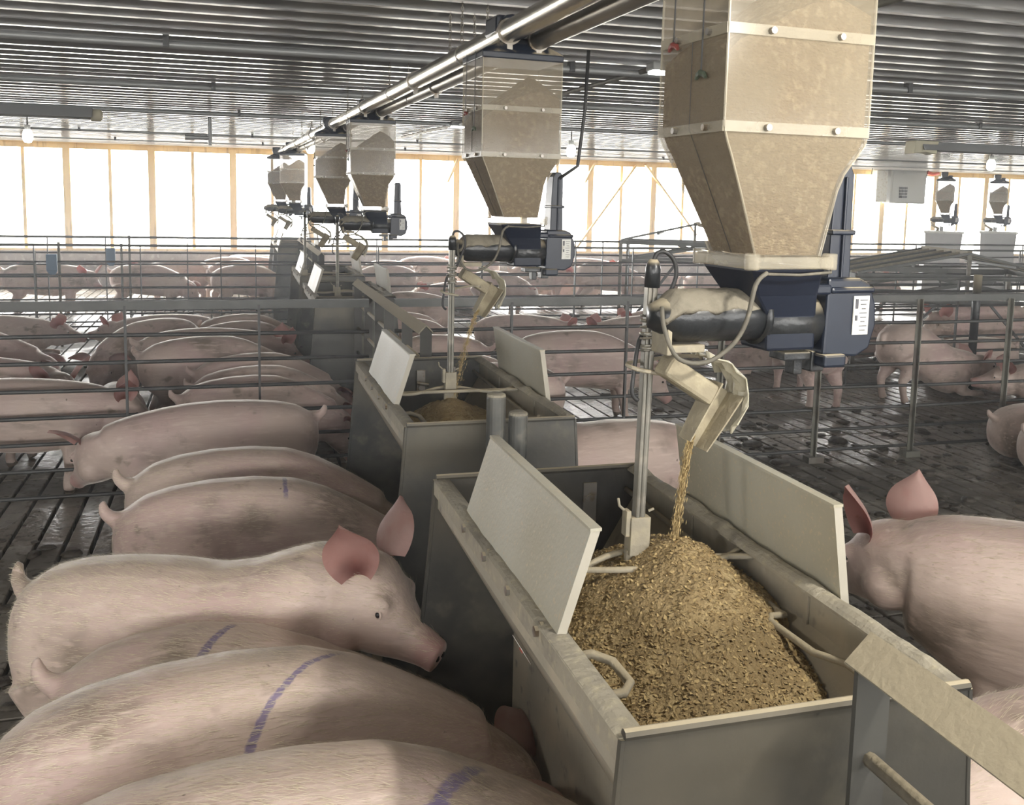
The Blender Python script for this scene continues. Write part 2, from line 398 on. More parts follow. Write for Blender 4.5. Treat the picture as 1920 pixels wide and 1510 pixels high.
def make_pig_mesh(name, pose='stand', bend=0.0, hp=-28, hy=0, arch=0.0, fat=1.0, ear=(35, 20, 0), voxel=.013, skin='skin', tail=0, neckdrop=0.0, nd0=.1, roll=0, seed=0, earsize=1.0):
    """pig along +X; hp head pitch, hy head yaw (degrees); ear = (spread out, lean back, droop)"""
    rnd = random.Random(seed)
    lie = pose == 'lie'; kneel = pose == 'kneel'
    def dz(x):
        if lie: return -.275
        if kneel: return -.27*smoothstep(-.35, .35, x)
        return -neckdrop*smoothstep(nd0, .6, x)
    def place(x, y, z):
        ph = bend * x
        px = math.sin(ph)/bend if abs(bend) > 1e-4 else x
        py = (1-math.cos(ph))/bend if abs(bend) > 1e-4 else 0
        return Vector((px - math.sin(ph)*y, py + math.cos(ph)*y, z))
    mb = MB(); rings = []
    for (x, zt, zb, hw) in BODY:
        a = arch*(1-(x/.62)**2)
        zt2, zb2 = zt + a + dz(x), zb + dz(x) + (a*.5)
        f = fat * (1.13 if lie else 1)
        if not lie: zb2 -= max(0, fat-1)*.32
        if lie: zb2 = max(zb2, .015)
        zc = zb2 + (zt2-zb2)*.50
        ph = bend*x
        rings.append(sring(place(x, 0, zc), Vector((-math.sin(ph), math.cos(ph), 0)), Vector((0, 0, 1)), hw*f, zt2-zc, zc-zb2))
    mb.loft(rings)
    # spine of the shoulder blades, ham and shoulder masses
    for sy in (-1, 1):
        mb.sphere(place(-.42, sy*.10*fat, .52+dz(-.42)), .13, 8, sc=(1.15, .72, 1.35))
        mb.sphere(place(.34, sy*.095*fat, .50+dz(.34)), .12, 8, sc=(1.0, .72, 1.35))
    # head
    phb = bend*.5
    H = Matrix.Rotation(phb + math.radians(hy), 3, 'Z') @ Matrix.Rotation(-math.radians(hp), 3, 'Y') @ Matrix.Rotation(math.radians(roll), 3, 'X')
    fx, fy, fz = H @ Vector((1, 0, 0)), H @ Vector((0, 1, 0)), H @ Vector((0, 0, 1))
    drop = neckdrop*.55
    O = place(.56, 0, .585 + dz(.56) - (0 if lie or kneel else 0) - drop*.3)
    if lie: O.z = max(O.z, .27)
    if kneel: O.z = max(O.z - .02, .27)
    hr = [sring(O + fx*s, fy, fz, hw, up, dn, e=2.2) for (s, hw, up, dn) in HEAD]
    mb.loft(hr)
    # neck bridge
    nb = [(.38, .74, .34, .165), (.50, .71, .38, .145)]
    r0 = []
    for (x, zt, zb, hw) in nb:
        zc = (zt+zb)/2 + dz(x); ph = bend*x
        r0.append(sring(place(x, 0, zc), Vector((-math.sin(ph), math.cos(ph), 0)), Vector((0, 0, 1)), hw, (zt-zb)/2, (zt-zb)/2))
    r0.append(sring(O + fx*.0 - fz*.02, fy, fz, .126, .115, .14)); r0.append(sring(O + fx*.08, fy, fz, .118, .122, .15))
    mb.loft(r0)
    for sy in (-1, 1):                       # cheeks and brow
        mb.sphere(O + fx*.09 + fy*(sy*.068) - fz*.075, .085, 8)
        mb.sphere(O + fx*.185 + fy*(sy*.080) + fz*.055, .034, 6)
    # legs
    def leg(pts, rs):
        P = [Vector(p) for p in pts]; out = []; ro = []
        for i in range(len(P)-1):
            for k in range(4):
                t = k/4; out.append(P[i].lerp(P[i+1], t)); ro.append(rs[i]*(1-t)+rs[i+1]*t)
        out.append(P[-1]); ro.append(rs[-1]); mb.tube(out, ro, 12)
    for sy in (-1, 1):
        j = rnd.uniform(-.05, .05); j2 = rnd.uniform(-.06, .06)
        if lie or kneel:
            leg([place(.36, sy*.12, .25), place(.27, sy*.165, .09), place(.44, sy*.13, .05), place(.60+j, sy*.12, .035)], [.09, .055, .036, .034])
        else:
            leg([place(.35, sy*.10, .44+dz(.35)*.5), place(.335, sy*.115, .30), place(.335+j*.5, sy*.118, .17), place(.325+j, sy*.12, .065), place(.35+j, sy*.12, .004)], [.105, .062, .040, .033, .042])
        if lie:
            leg([place(-.36, sy*.12, .25), place(-.14, sy*.19, .10), place(-.38, sy*.215, .055), place(-.20+j2, sy*.22, .035)], [.12, .07, .038, .032])
        else:
            leg([place(-.42, sy*.105, .47), place(-.36+j2*.3, sy*.125, .34), place(-.475+j2*.8, sy*.122, .205), place(-.455+j2, sy*.122, .07), place(-.425+j2, sy*.122, .004)], [.14, .088, .042, .034, .043])
    # tail (a docked stub curling up)
    tz = .655 + dz(-.6) + arch*.05
    tl = [(-.56, 0, tz), (-.615, .004, tz+.008), (-.645, .008+.008*tail, tz+.032), (-.652, .014+.012*tail, tz+.062), (-.645, .020+.014*tail, tz+.082)]
    if tail < 0: tl = [(-.575, 0, tz), (-.625, 0, tz-.01), (-.645, -.012, tz-.05), (-.64, -.02, tz-.09)]
    mb.tube([place(*p) for p in tl], [.042, .034, .027, .022, .014][:len(tl)], 8)
    me = mb.mesh('tmp', M['skin'])
    for v in me.vertices: v.co *= PS
    tmp = bpy.data.objects.new('tmp', me); COL.objects.link(tmp)
    r = tmp.modifiers.new('r', 'REMESH'); r.mode = 'VOXEL'; r.voxel_size = voxel*PS
    s = tmp.modifiers.new('s', 'SMOOTH'); s.factor = .55; s.iterations = max(4, int(9*.013/voxel))
    dg = bpy.context.evaluated_depsgraph_get(); ev = tmp.evaluated_get(dg)
    em = ev.to_mesh(); V = [v.co.copy() for v in em.vertices]; Fc = [tuple(p.vertices) for p in em.polygons]; ev.to_mesh_clear()
    bpy.data.objects.remove(tmp); bpy.data.meshes.remove(me)
    out = MB(); out.add(V, Fc, 0)
    nose = (O + fx*.40 - fz*.008)*PS
    pink = []
    for v in V:
        d = (v-nose).length/PS
        p = .85*(1-smoothstep(.05, .13, d))
        p = max(p, .35*(1-smoothstep(.02, .10, v.z/PS)) if False else 0)
        pink.append(p)
    # hooves
    if not (lie or kneel):
        for i, f in enumerate(out.f):
            if sum(V[k].z for k in f)/len(f) < .040*PS: out.m[i] = 3
    # nostrils
    for sy in (-1, 1): out.sphere((O + fx*.397 + fy*(sy*.018) + fz*.0)*PS, .0105*PS, 5, 4, (1, .8, 1.25))
    # eyes with lids
    for sy in (-1, 1):
        e = O + fx*.192 + fy*(sy*.101) + fz*.040
        out.sphere(e*PS, .0108*PS, 6, 4)
        rot = (H @ Matrix.Rotation(sy*PI/2*.86, 3, 'X') @ Matrix.Rotation(.25, 3, 'Y'))
        out.torus((e + fy*(sy*.001))*PS, .0122*PS, .0046*PS, rot, 14, 6, 0)
    # ears: cupped leaves, two-sided
    sp, lean, droop = ear; canal = {}
    for sy in (-1, 1):
        base = O + fx*.066 + fy*(sy*.104) + fz*.108
        a = math.radians(sp + rnd.uniform(-6, 6)); l = math.radians(lean + rnd.uniform(-8, 8))
        d = (fz*math.cos(a) + fy*(sy*math.sin(a))).normalized()
        d = (d*math.cos(l) - fx*math.sin(l)).normalized()
        wd = (fy*sy*math.cos(a) - fz*math.sin(a)); wd = (wd*.50 + fx*(-.82)).normalized()
        wd = (wd - d*wd.dot(d)).normalized(); nr = d.cross(wd)*(-sy)
        if nr.dot(fx*.5 + fy*(sy*.8)) < 0: nr = -nr
        Lh = .185*earsize; nu, nv = 12, 9
        for side in (0, 1):
            g = []
            for i in range(nu+1):
                u = i/nu; w_ = .079*earsize*(math.sin(PI*(.10+.90*u)**.82)**.85 if u < .999 else 0) + .0015
                w_ *= (1 - .35*smoothstep(.60, 1.0, u))
                cen = base + d*(Lh*u - .02) + nr*(droop*Lh*u*u*.9 - .012*math.sin(PI*u)) - fz*(droop*.5*Lh*u*u)
                for j in range(nv):
                    q = (j/(nv-1))*2-1
                    p = cen + wd*(w_*q) + nr*(.030*q*q*(1-.7*u) - (.0055*math.sqrt(max(0, 1-q*q))+.0008)*side)
                    g.append(p*PS)
            fs = []
            for i in range(nu):
                for j in range(nv-1):
                    fs.append((i*nv+j, i*nv+j+1, (i+1)*nv+j+1, (i+1)*nv+j))
            if side == 0:                        # the ear canal, a deeper red towards the base
                for i in range(nu+1):
                    for j in range(nv):
                        q = (j/(nv-1))*2-1; canal[len(out.v) + i*nv + j] = (1-smoothstep(.05, .42, i/nu))*max(0, 1-(q*1.25)**2)
            out.add(g, fs, 2 if side else 1)
    me = bpy.data.meshes.new(name); me.from_pydata(out.v, [], out.f)
    for m in (skin if not isinstance(skin, str) else M[skin], M['earin'], M['earout'], M['hoof'], M['eye']): me.materials.append(m)
    me.polygons.foreach_set('material_index', out.m); me.polygons.foreach_set('use_smooth', [True]*len(out.f))
    at = me.attributes.new('pink', 'FLOAT', 'POINT')
    at.data.foreach_set('value', [pink[i] if i < len(pink) else canal.get(i, 0.0) for i in range(len(out.v))])
    me.update()
    return me
def add_bristles(pig, n=7000, seed=1):
    """short stiff hair lying back along the upper body, a child of the pig"""
    me = pig.data; rnd = random.Random(seed); polys = []
    for p in me.polygons:
        if p.material_index == 0 and p.normal.z > -.1 and p.center.z > .30: polys.append((p.center.copy(), p.normal.copy(), p.area))
    wts = [a*(.35+max(0, nn.z)) for c, nn, a in polys]
    mb = MB()
    for c, nn, a in rnd.choices(polys, wts, k=n):
        t1 = nn.orthogonal().normalized(); t2 = nn.cross(t1); c = c + t1*rnd.uniform(-.005, .005) + t2*rnd.uniform(-.005, .005)
        back = Vector((-1, rnd.uniform(-.3, .3), rnd.uniform(-.15, .15))); back = (back - nn*back.dot(nn)).normalized()
        L = rnd.uniform(.012, .026)*(1 + .35*max(0, nn.z)); d = (back*.93 + nn*rnd.uniform(.14, .36)).normalized(); wv = d.cross(nn).normalized()*.00042
        m = c + d*L*.55 + nn*.001; e = c + d*L - nn*.002
        mb.add([c-wv, c+wv, m+wv*.7, m-wv*.7, e], [(0, 1, 2, 3), (3, 2, 4)])
    o = bpy.data.objects.new('bristles', mb.mesh('bristles', M['bristle'])); COL.objects.link(o); o.parent = pig
    o['kind'] = 'stuff'; return o
def pig(me, x, y, hd, label, s=1.0, group='pigs', z=0, sx=1.0):
    o = bpy.data.objects.new('pig', me); COL.objects.link(o)
    o.location = (x, y, z); o.rotation_euler = (0, 0, math.radians(hd)); o.scale = (s*sx, s, s)
    return tag(o, label, 'pig', group)

EAT = dict(hp=-66, neckdrop=.10, ear=(50, 5, .3))
def build_pigs():
    fv = .0115
    G1, G2, G3 = 'pigs in the nearest pens', 'pigs in the middle pens', 'pigs in the far pens'
    # --- near, left of the first feeder
    P = {}
    P[1] = pig(make_pig_mesh('pig_a', bend=-.10, arch=.03, voxel=fv, fat=1.05, seed=1, skin=pig_skin('pig_skin_marked_shoulder', [(.25, .9, .020, -.20, .03)]), **EAT), .14, 1.53, 0, 'pink pig cut by the bottom edge, nearest of the feeding row', 1.02, G1)
    P[2] = pig(make_pig_mesh('pig_b', bend=-.25, arch=.035, voxel=fv, fat=1.0, seed=2, tail=-1, skin=pig_skin('pig_skin_long_stripe', [(.14, 1.15, .012, -.22, .03)]), **EAT), .04, 1.92, 3, 'muddy pig with a long slanting blue stripe on its flank, second from the bottom', 1.02, G1)
    P[3] = pig(make_pig_mesh('pig_c', bend=-.12, arch=.02, voxel=fv, fat=.87, seed=3, tail=1, nd0=-.25, skin=pig_skin('pig_skin_short_stripe', [(-.11, .6, .013, -.11, .03)]), **dict(EAT, neckdrop=.19)), .09, 2.19, -5, 'pig with a short blue stripe on its back, below the pig lifting its head', .97, G1)
    P[4] = pig(make_pig_mesh('pig_d', bend=.12, hp=-25, hy=-20, arch=.01, voxel=.0095, fat=1.0, seed=4, tail=1, ear=(34, 26, .12), roll=-4, neckdrop=-.165, earsize=1.12), -.125, 2.49, -23, 'pig lifting its head, ears, eye and snout in view, beside the nearest feeder', 1.05, G1, 0, .87)
    P[5] = pig(make_pig_mesh('pig_e', bend=-.20, arch=.03, voxel=fv, seed=5, tail=1, skin=pig_skin('pig_skin_faint_stripe', [(.07, -.12, .010, -.11, .03)]), **EAT), .10, 3.30, -8, 'pig with a faint blue stroke, behind the pig lifting its head', .98, G1)
    P[6] = pig(make_pig_mesh('pig_f', bend=-.22, arch=.035, voxel=fv, seed=6, tail=1, **EAT), .10, 3.70, -8, 'pig between the sideways standing pig and the one with the faint blue stroke', .98, G1)
    P[7] = pig(make_pig_mesh('pig_g', bend=-.10, hp=-40, hy=-52, voxel=fv, seed=7, tail=1, ear=(62, 10, .1), neckdrop=.02), -.10, 4.66, 184, 'pig standing sideways before the cross fence, head to the left, tail up', 1.0, G1)
    P[20] = pig(make_pig_mesh('pig_h', bend=.10, voxel=fv, seed=8, fat=1.08, arch=.02, **EAT), 1.54, 3.80, 186, 'broad pink pig with rounded rump right of the second feeder, seen behind the sensor pole', 1.02, G1)
    P[21] = pig(make_pig_mesh('pig_i', bend=.10, hp=-30, hy=-40, voxel=.0105, seed=9, fat=1.28, ear=(24, 26, 0), neckdrop=-.05, earsize=1.05), 2.37, 2.00, 141, 'big pink pig at the right edge with upright ears, its face behind the white board', 1.13, G1)
    P[22] = pig(make_pig_mesh('pig_j', voxel=fv, seed=10, fat=1.05, arch=.02, **EAT), 1.55, 1.42, 180, 'pink pig showing only its back at the lower right corner, beside the first feeder', 1.0, G1)
    for k, n in ((1, 8000), (2, 8000), (3, 6000), (4, 9000), (5, 5000), (6, 4500), (21, 6000), (22, 4000)):
        add_bristles(P[k], n, k)
    # --- shared shapes for the rest
    V = {}
    V['eat'] = make_pig_mesh('pig_eating', bend=-.15, arch=.03, voxel=.015, seed=11, tail=1, **EAT)
    V['eat2'] = make_pig_mesh('pig_eating_bent', bend=.30, arch=.02, voxel=.015, seed=12, tail=1, **EAT)
    V['stand'] = make_pig_mesh('pig_standing', bend=.05, voxel=.014, seed=13, ear=(35, 15, 0))
    V['standr'] = make_pig_mesh('pig_looking_right', bend=-.15, hy=-48, hp=-22, voxel=.014, seed=14, ear=(38, 0, 0))
    V['down'] = make_pig_mesh('pig_head_down', bend=-.1, hp=-52, neckdrop=.10, voxel=.014, seed=15, tail=1, ear=(48, -10, .4))
    V['downl'] = make_pig_mesh('pig_head_down_left', bend=.25, hp=-45, hy=15, neckdrop=.06, voxel=.014, seed=16, tail=1, ear=(66, 0, .35))
    V['lie'] = make_pig_mesh('pig_lying', 'lie', bend=.12, hp=-14, voxel=.015, seed=17, ear=(45, 25, .1))
    V['lie2'] = make_pig_mesh('pig_lying_turned', 'lie', bend=-.25, hp=-10, hy=-15, voxel=.015, seed=18, ear=(40, 10, .1))
    V['kneel'] = make_pig_mesh('pig_kneeling', 'kneel', hp=-10, bend=-.1, voxel=.014, seed=19, ear=(45, 25, .1), tail=-1)
    T = [
     # middle pens, left
     ('stand', -1.10, 5.54, 2, .97, G2, 'big dusky pink pig at the left edge behind the fence, beside the sideways pig'),
     ('down', -.66, 6.12, 105, .74, G2, 'small pale pig tucked behind the ears of the big dusky pig at left'),
     ('eat', .15, 5.55, 2, .90, G2, 'pink pig just behind the fence and the sideways pig, tail curled, left of second feeder'),
     ('eat', .20, 5.95, 4, .88, G2, 'dusky pig second behind the fence, back arched low, left of the third feeder'),
     ('eat', .20, 6.36, 8, .90, G2, 'dusky pig third behind the fence, only its back showing, left of the third feeder'),
     ('eat2', -.10, 6.76, 8, 1.0, G2, 'dark dusky pig with shaded rump and legs in view, in the middle of the crowd'),
     ('stand', -.16, 7.30, 10, 1.0, G2, 'dusky pig with one pink ear raised against the third feeder'),
     ('downl', -.62, 7.80, 232, 1.0, G2, 'pig facing the camera with lowered snout at the fence rod, left of the crowd'),
     ('eat', .13, 8.12, 14, .88, G2, 'pig back behind the pink ear, between third and fourth feeder'),
     ('eat', .14, 8.60, 12, .88, G2, 'farthest pig back of the left crowd, at the fourth feeder'),
     ('standr', -1.48, 6.22, -6, 1.0, G2, 'pig looking at the camera with two pink ears, above the big dusky pig at left'),
     ('down', -1.82, 7.55, 0, 1.0, G2, 'pale pig with drooping head cut by the left edge, under the lying pig'),
     ('down', -1.80, 6.72, 4, .95, G2, 'pig with one dark ear at the left edge, in front of the pale drooping one'),
     ('lie', -2.15, 10.15, 0, 1.0, G2, 'pig lying along the far fence with its snout to the right, left edge'),
     ('lie2', -.62, 10.05, 176, 1.0, G2, 'pig lying along the far fence with its snout to the left, above the arched backs'),
     # far pens, left
     ('standr', -2.32, 13.75, 2, 1.04, G3, 'far pig standing with two red lit ears, under the blue box at left'),
     ('standr', -3.42, 14.3, 4, 1.0, G3, 'far pig at the left edge with one red ear showing'),
     ('down', -1.05, 13.75, -12, 1.02, G3, 'far pig lowering its head to the right, under the second blue box'),
     ('stand', -.75, 14.7, 182, 1.0, G3, 'far pig behind the one lowering its head, only its rump showing'),
     ('eat', .03, 15.25, 4, 1.0, G3, 'far pig leftmost of the feeding group beside the fifth feeder'),
     ('eat', .16, 14.4, 2, 1.0, G3, 'far pig in the middle of the feeding group beside the fifth feeder'),
     ('eat', .24, 13.55, 2, 1.0, G3, 'far pig nearest of the feeding group beside the fifth feeder'),
     ('stand', .40, 16.5, 6, 1.0, G3, 'far pig against the curb behind the feeding group, farthest on the left'),
     ('stand', .34, 15.9, 2, 1.0, G3, 'far pig second from the curb behind the feeding group'),
     # middle pens, right
     ('down', 2.50, 6.62, -6, 1.04, G2, 'pig with lowered head and dark ear left of the near sensor pole'),
     ('eat', 1.50, 5.55, 176, .95, G2, 'pig rump with curled tail right behind the white board of the second feeder'),
     ('eat', 1.44, 7.02, 170, .90, G2, 'pig back right of the third feeder behind the slim sensor pole'),
     ('eat', 1.40, 6.32, 176, .86, G2, 'thin lit pig back low behind the second feeder, right of the sloping bar'),
     ('eat', 1.42, 8.74, 172, .86, G2, 'pig with curled tail at the right of the fourth feeder, farther of two'),
     ('eat', 1.40, 8.30, 170, .86, G2, 'pig with curled tail at the right of the fourth feeder, nearer of two'),
     ('eat2', 1.72, 9.75, 160, 1.0, G2, 'big arched pig back beyond the fourth feeder, right side'),
     ('lie', 2.95, 9.65, -4, 1.0, G2, 'pig lying with a red ear up, nose to nose with another below the second motor'),
     ('lie2', 4.20, 9.25, 172, 1.05, G2, 'pig lying with its ear toward the left, nose to nose with its neighbour'),
     ('lie', 4.85, 10.05, 168, 1.0, G2, 'pig lying behind the second of the nose to nose pair, only its back showing'),
     ('lie', 4.90, 8.25, 4, .95, G2, 'pig lying under the near motor, left of the standing one'),
     ('down', 4.62, 6.97, 78, 1.08, G2, 'pig standing on the slats under the near motor, four legs in view'),
     ('kneel', 5.75, 6.82, 6, 1.06, G2, 'pig kneeling on its front legs with rump high, right of the standing one'),
     ('lie2', 6.62, 6.18, 168, 1.0, G2, 'pig lying at the right edge facing the kneeling pig'),
     ('stand', 7.45, 8.1, 184, 1.08, G2, 'pig standing behind the fence posts at the right edge'),
     ('lie', 6.75, 7.45, 180, 1.0, G2, 'pig lying long behind the kneeling pig, right'),
     ('lie2', 6.5, 8.75, 190, .95, G2, 'pig lying with ears up under the metal frames, far right'),
     # near pen, right edge
     ('lie', 5.15, 4.86, -4, .95, G1, 'farther of two pigs lying at the right edge, rump toward the feeders'),
     ('lie2', 5.02, 4.44, -8, 1.0, G1, 'nearer of two pigs lying at the right edge, rump toward the feeders'),
     # far pens, right
     ('stand', 3.05, 15.4, 24, 1.06, G3, 'far pig standing at the curb left of the second motor'),
     ('eat', 2.22, 14.6, 172, 1.0, G3, 'farther of two far pigs right of the fifth feeder'),
     ('eat', 2.06, 13.6, 172, 1.0, G3, 'nearer of two far pigs right of the fifth feeder'),
     ('downl', 3.62, 12.95, -52, .97, G3, 'far pig standing on lit slats, seen end on below the second motor'),
     ('standr', 4.62, 14.2, 4, 1.0, G3, 'far pig behind the second motor label, standing'),
     ('down', 5.62, 13.85, -4, 1.08, G3, 'long far pig standing left of the near pole, head to the ground'),
     ('standr', 5.95, 15.7, 0, 1.0, G3, 'far pig with red ears above the long pig'),
     ('lie', 5.35, 14.75, 178, .95, G3, 'far pig lying behind the legs of the long pig'),
     ('lie', 7.0, 15.3, 175, 1.0, G3, 'far pig lying right of the near pole top, left of two'),
     ('lie', 8.1, 15.2, 5, 1.0, G3, 'far pig lying right of the near pole top, right of two'),
     ('lie', 3.2, 13.7, 178, 1.0, G3, 'far pink pig lying left of the end on pig'),
     ('standr', 4.05, 16.2, 190, 1.0, G3, 'far pig at the curb above the end on pig'),
     ('stand', 8.0, 12.8, 178, 1.0, G3, 'far pig standing behind the metal frames, left of the near motor label'),
     ('stand', 9.6, 12.9, 10, 1.0, G3, 'far pig standing behind the metal frames at the right edge'),
     ('lie', 8.9, 9.6, 176, 1.0, G2, 'pink pig lying beyond the fence posts at the right edge, under the frames'),
    ]
    for v, x, y, hd, s, g, lab in T: pig(V[v], x, y, hd, lab, s, g)
build_pigs()

# ------------------------------------------------------------------ feeders
FX = {'A': (.728, 1.62), 'B': (.752, 3.31), 'C': (.80, 6.97), 'D': (.82, 8.68), 'E': (.86, 13.30), 'F': (.88, 15.0)}
def wall_x(z):                                  # half width of the hopper inside at height z
    if z > .88: return .252
    return max(.06, .252 - (.88 - z)*.60)
def make_feeder(key, label, near=False, sticker=False):
    xc, yc = FX[key]; HL = .575
    r = empty('feeder', (xc, yc, 0), 0, label, 'feeder', 'double sided pig feeders')
    for s in (-1, 1):
        mb = MB(); poly = [(-.262, .955), (.262, .955), (.272, .80), (.335, .10), (.335, .01), (-.335, .01), (-.335, .10), (-.272, .80)]
        mb.prism(poly, 'y', s*HL-.003, s*HL+.003)
        mb.tube([(-.262, s*HL, .955), (.262, s*HL, .955)], .008, 8)
        for q in (-1, 1): mb.tube([(q*.264, s*HL, .95), (q*.274, s*HL, .80), (q*.337, s*HL, .10)], .0055, 6)
        mb.build('end_panel', M['endp'] if key != 'A' else M['endshade'], r)
    for s in (-1, 1):
        mb = MB(); P = [(s*.258, .945), (s*.258, .880), (s*.060, .545), (s*.060, .30)]
        Q = [(x - s*.005, z) for x, z in P[::-1]]
        mb.prism(P + Q, 'y', -HL+.004, HL-.004)
        if near:                                # hammered dust film on the inside, weld seams
            for yy in (-.2, .25): mb.box((s*.250, yy, .91), (.004, .012, .06))
        o = mb.build('side_panel', M['galvd'], r)
        mb = MB()                               # folded top rail, dust lying on it
        mb.prism([(s*.268, .915), (s*.268, .952), (s*.232, .952), (s*.232, .945), (s*.258, .940), (s*.258, .915)], 'y', -HL, HL)
        n = 46; rings = []
        rr = random.Random(int(yc*10)+s)
        hgt = .020 if s > 0 else .007
        for i in range(n+1):
            y = -HL + 2*HL*i/n; h = hgt*(.6 + .6*noise.noise(Vector((s*3+yc, y*9, .3))) + .25*noise.noise(Vector((yc, y*40, 1.3)))); h = max(.002, h)
            if i in (0, n): h = .001
            rings.append([Vector((s*.250 + .020*a, y, .951 + h*b)) for a, b in ((-1, 0), (-.7, .55), (-.25, .95), (.25, 1), (.7, .6), (1, 0))])
        mb.loft(rings)
        mb.build('top_rail', M['rail'], r, smooth=False)
    mb = MB(); mb.prism([(-.33, .02), (.33, .02), (.33, .15), (.322, .15), (.322, .03), (-.322, .03), (-.322, .15), (-.33, .15)], 'y', -HL+.004, HL-.004)
    mb.build('trough_pan', M['galv'], r)
    # boards bolted up on the far half of each side
    for s in (-1, 1):
        mb = MB(); zb, zt = .918, 1.116
        xb, xt = (-.262, -.200) if s < 0 else (.277, .247)
        y0, y1 = (-.285, .315) if s < 0 else (-.265, .34)
        t = .016
        vs = [(xb, y0, zb), (xb, y1, zb), (xt, y1, zt), (xt, y0, zt), (xb+t, y0, zb), (xb+t, y1, zb), (xt+t, y1, zt), (xt+t, y0, zt)]
        if s < 0: mb.add(vs, [(0, 1, 2, 3), (7, 6, 5, 4)], 0); mb.add(vs, [(0, 4, 5, 1), (1, 5, 6, 2), (2, 6, 7, 3), (3, 7, 4, 0)], 1)
        else: mb.add(vs, [(0, 1, 2, 3), (7, 6, 5, 4)], 0); mb.add(vs, [(0, 4, 5, 1), (1, 5, 6, 2), (2, 6, 7, 3), (3, 7, 4, 0)], 1)
        bd = mb.build('guard_board', [M['lid'], M['board_edge']], r)
        mb = MB(); mb.box((xt+t*.5, (y0+y1)/2, zt+.001), (t+.003, y1-y0+.002, .005)); mb.build('edge_strip', M['lid'], bd)
        if s < 0:
            for k in range(4):
                yy = y0 + .045 + k*.165; b = MB()
                b.cyl((xb-.012, yy, zb+.022), (xb+.004, yy, zb+.022), .0095, 6); b.cyl((xb-.003, yy, zb+.022), (xb+.003, yy, zb+.022), .015, 12)
                b.build('bolt', M['bolt'], bd)
    # crossing agitator rods, handle, adjusting rod
    for q in (-1, 1):
        pts = []
        for i in range(25):
            u = -1 + 2*i/24; z = .935; y = q*.028*math.cos(u*PI*1.6) + (.02 if q > 0 else -.01)
            pts.append((u*.248, y, z + .006*math.cos(u*5)))
        MB().tube(pts, .0062, 8).build('agitator_rod', M['handle'], r, smooth=True)
    MB().tube([(-.245, -.315, .928), (-.205, -.318, .932), (-.178, -.335, .925), (-.170, -.385, .915), (-.190, -.41, .915), (-.245, -.415, .915)], .0075, 8).build('handle', M['handle'], r, smooth=True)
    MB().tube([(.225, .56, .90), (.222, .2, .895), (.222, -.16, .885), (.222, -.175, .888), (.195, -.175, .888), (.185, -.19, .885), (.20, -.30, .878), (.222, -.36, .885), (.224, -.55, .885)], .0065, 8).build('adjusting_rod', M['handle'], r, smooth=True)
    MB().torus((.155, -HL+.03, .935), .022, .006, Matrix.Rotation(PI/2, 3, 'Y') @ Matrix.Rotation(.5, 3, 'X'), 16, 6).build('latch_ring', M['handle'], r, smooth=True)
    mb = MB()                                   # latch plate and bolts on the inside of the far end
    mb.box((.0, HL-.012, .86), (.035, .012, .10)); mb.cyl((.0, HL-.03, .84), (.0, HL-.01, .84), .012, 8); mb.cyl((-.02, HL-.028, .86), (.03, HL-.028, .85), .007, 8)
    for zz in (.62, .75, .88): mb.cyl((.13, HL-.015, zz), (.13, HL-.003, zz), .011, 8)
    mb.box((.13, HL-.008, .72), (.035, .006, .40))
    mb.build('latch', M['bolt'], r)
    if sticker:
        st = MB(); rot = Matrix.Rotation(math.atan2(.60, 1), 3, 'Y')
        n = 18; c = Vector((-.262, -.10, .868)); ex = Vector((0, 1, 0)); ez = Vector((.51, 0, -.86)).normalized(); nn = Vector((-.86, 0, -.51))
        ring = [c + nn*.003 + ex*.020*math.cos(2*PI*k/n) + ez*(.030 + .032*math.sin(2*PI*k/n)) for k in range(n)]
        st.add(ring + [p + nn*.0008 for p in ring], [tuple(range(n)), tuple(range(2*n-1, n-1, -1))] + [(k, (k+1) % n, n+(k+1) % n, n+k) for k in range(n)])
        so = st.build('sticker', M['white'], r)
        s2 = MB(); 
        for k in range(n):
            a, b = 2*PI*k/n, 2*PI*(k+1)/n
            f = lambda t, q: c + nn*.0042 + ex*.018*q*math.cos(t) + ez*(.030 + .029*q*math.sin(t))
            s2.add([f(a, 1), f(b, 1), f(b, .78), f(a, .78)], [(0, 1, 2, 3)])
        s2.box(c + nn*.0045 + ez*.03, (.001, .016, .006), None); s2.build('sticker_ring', M['redink'], so)
    return r
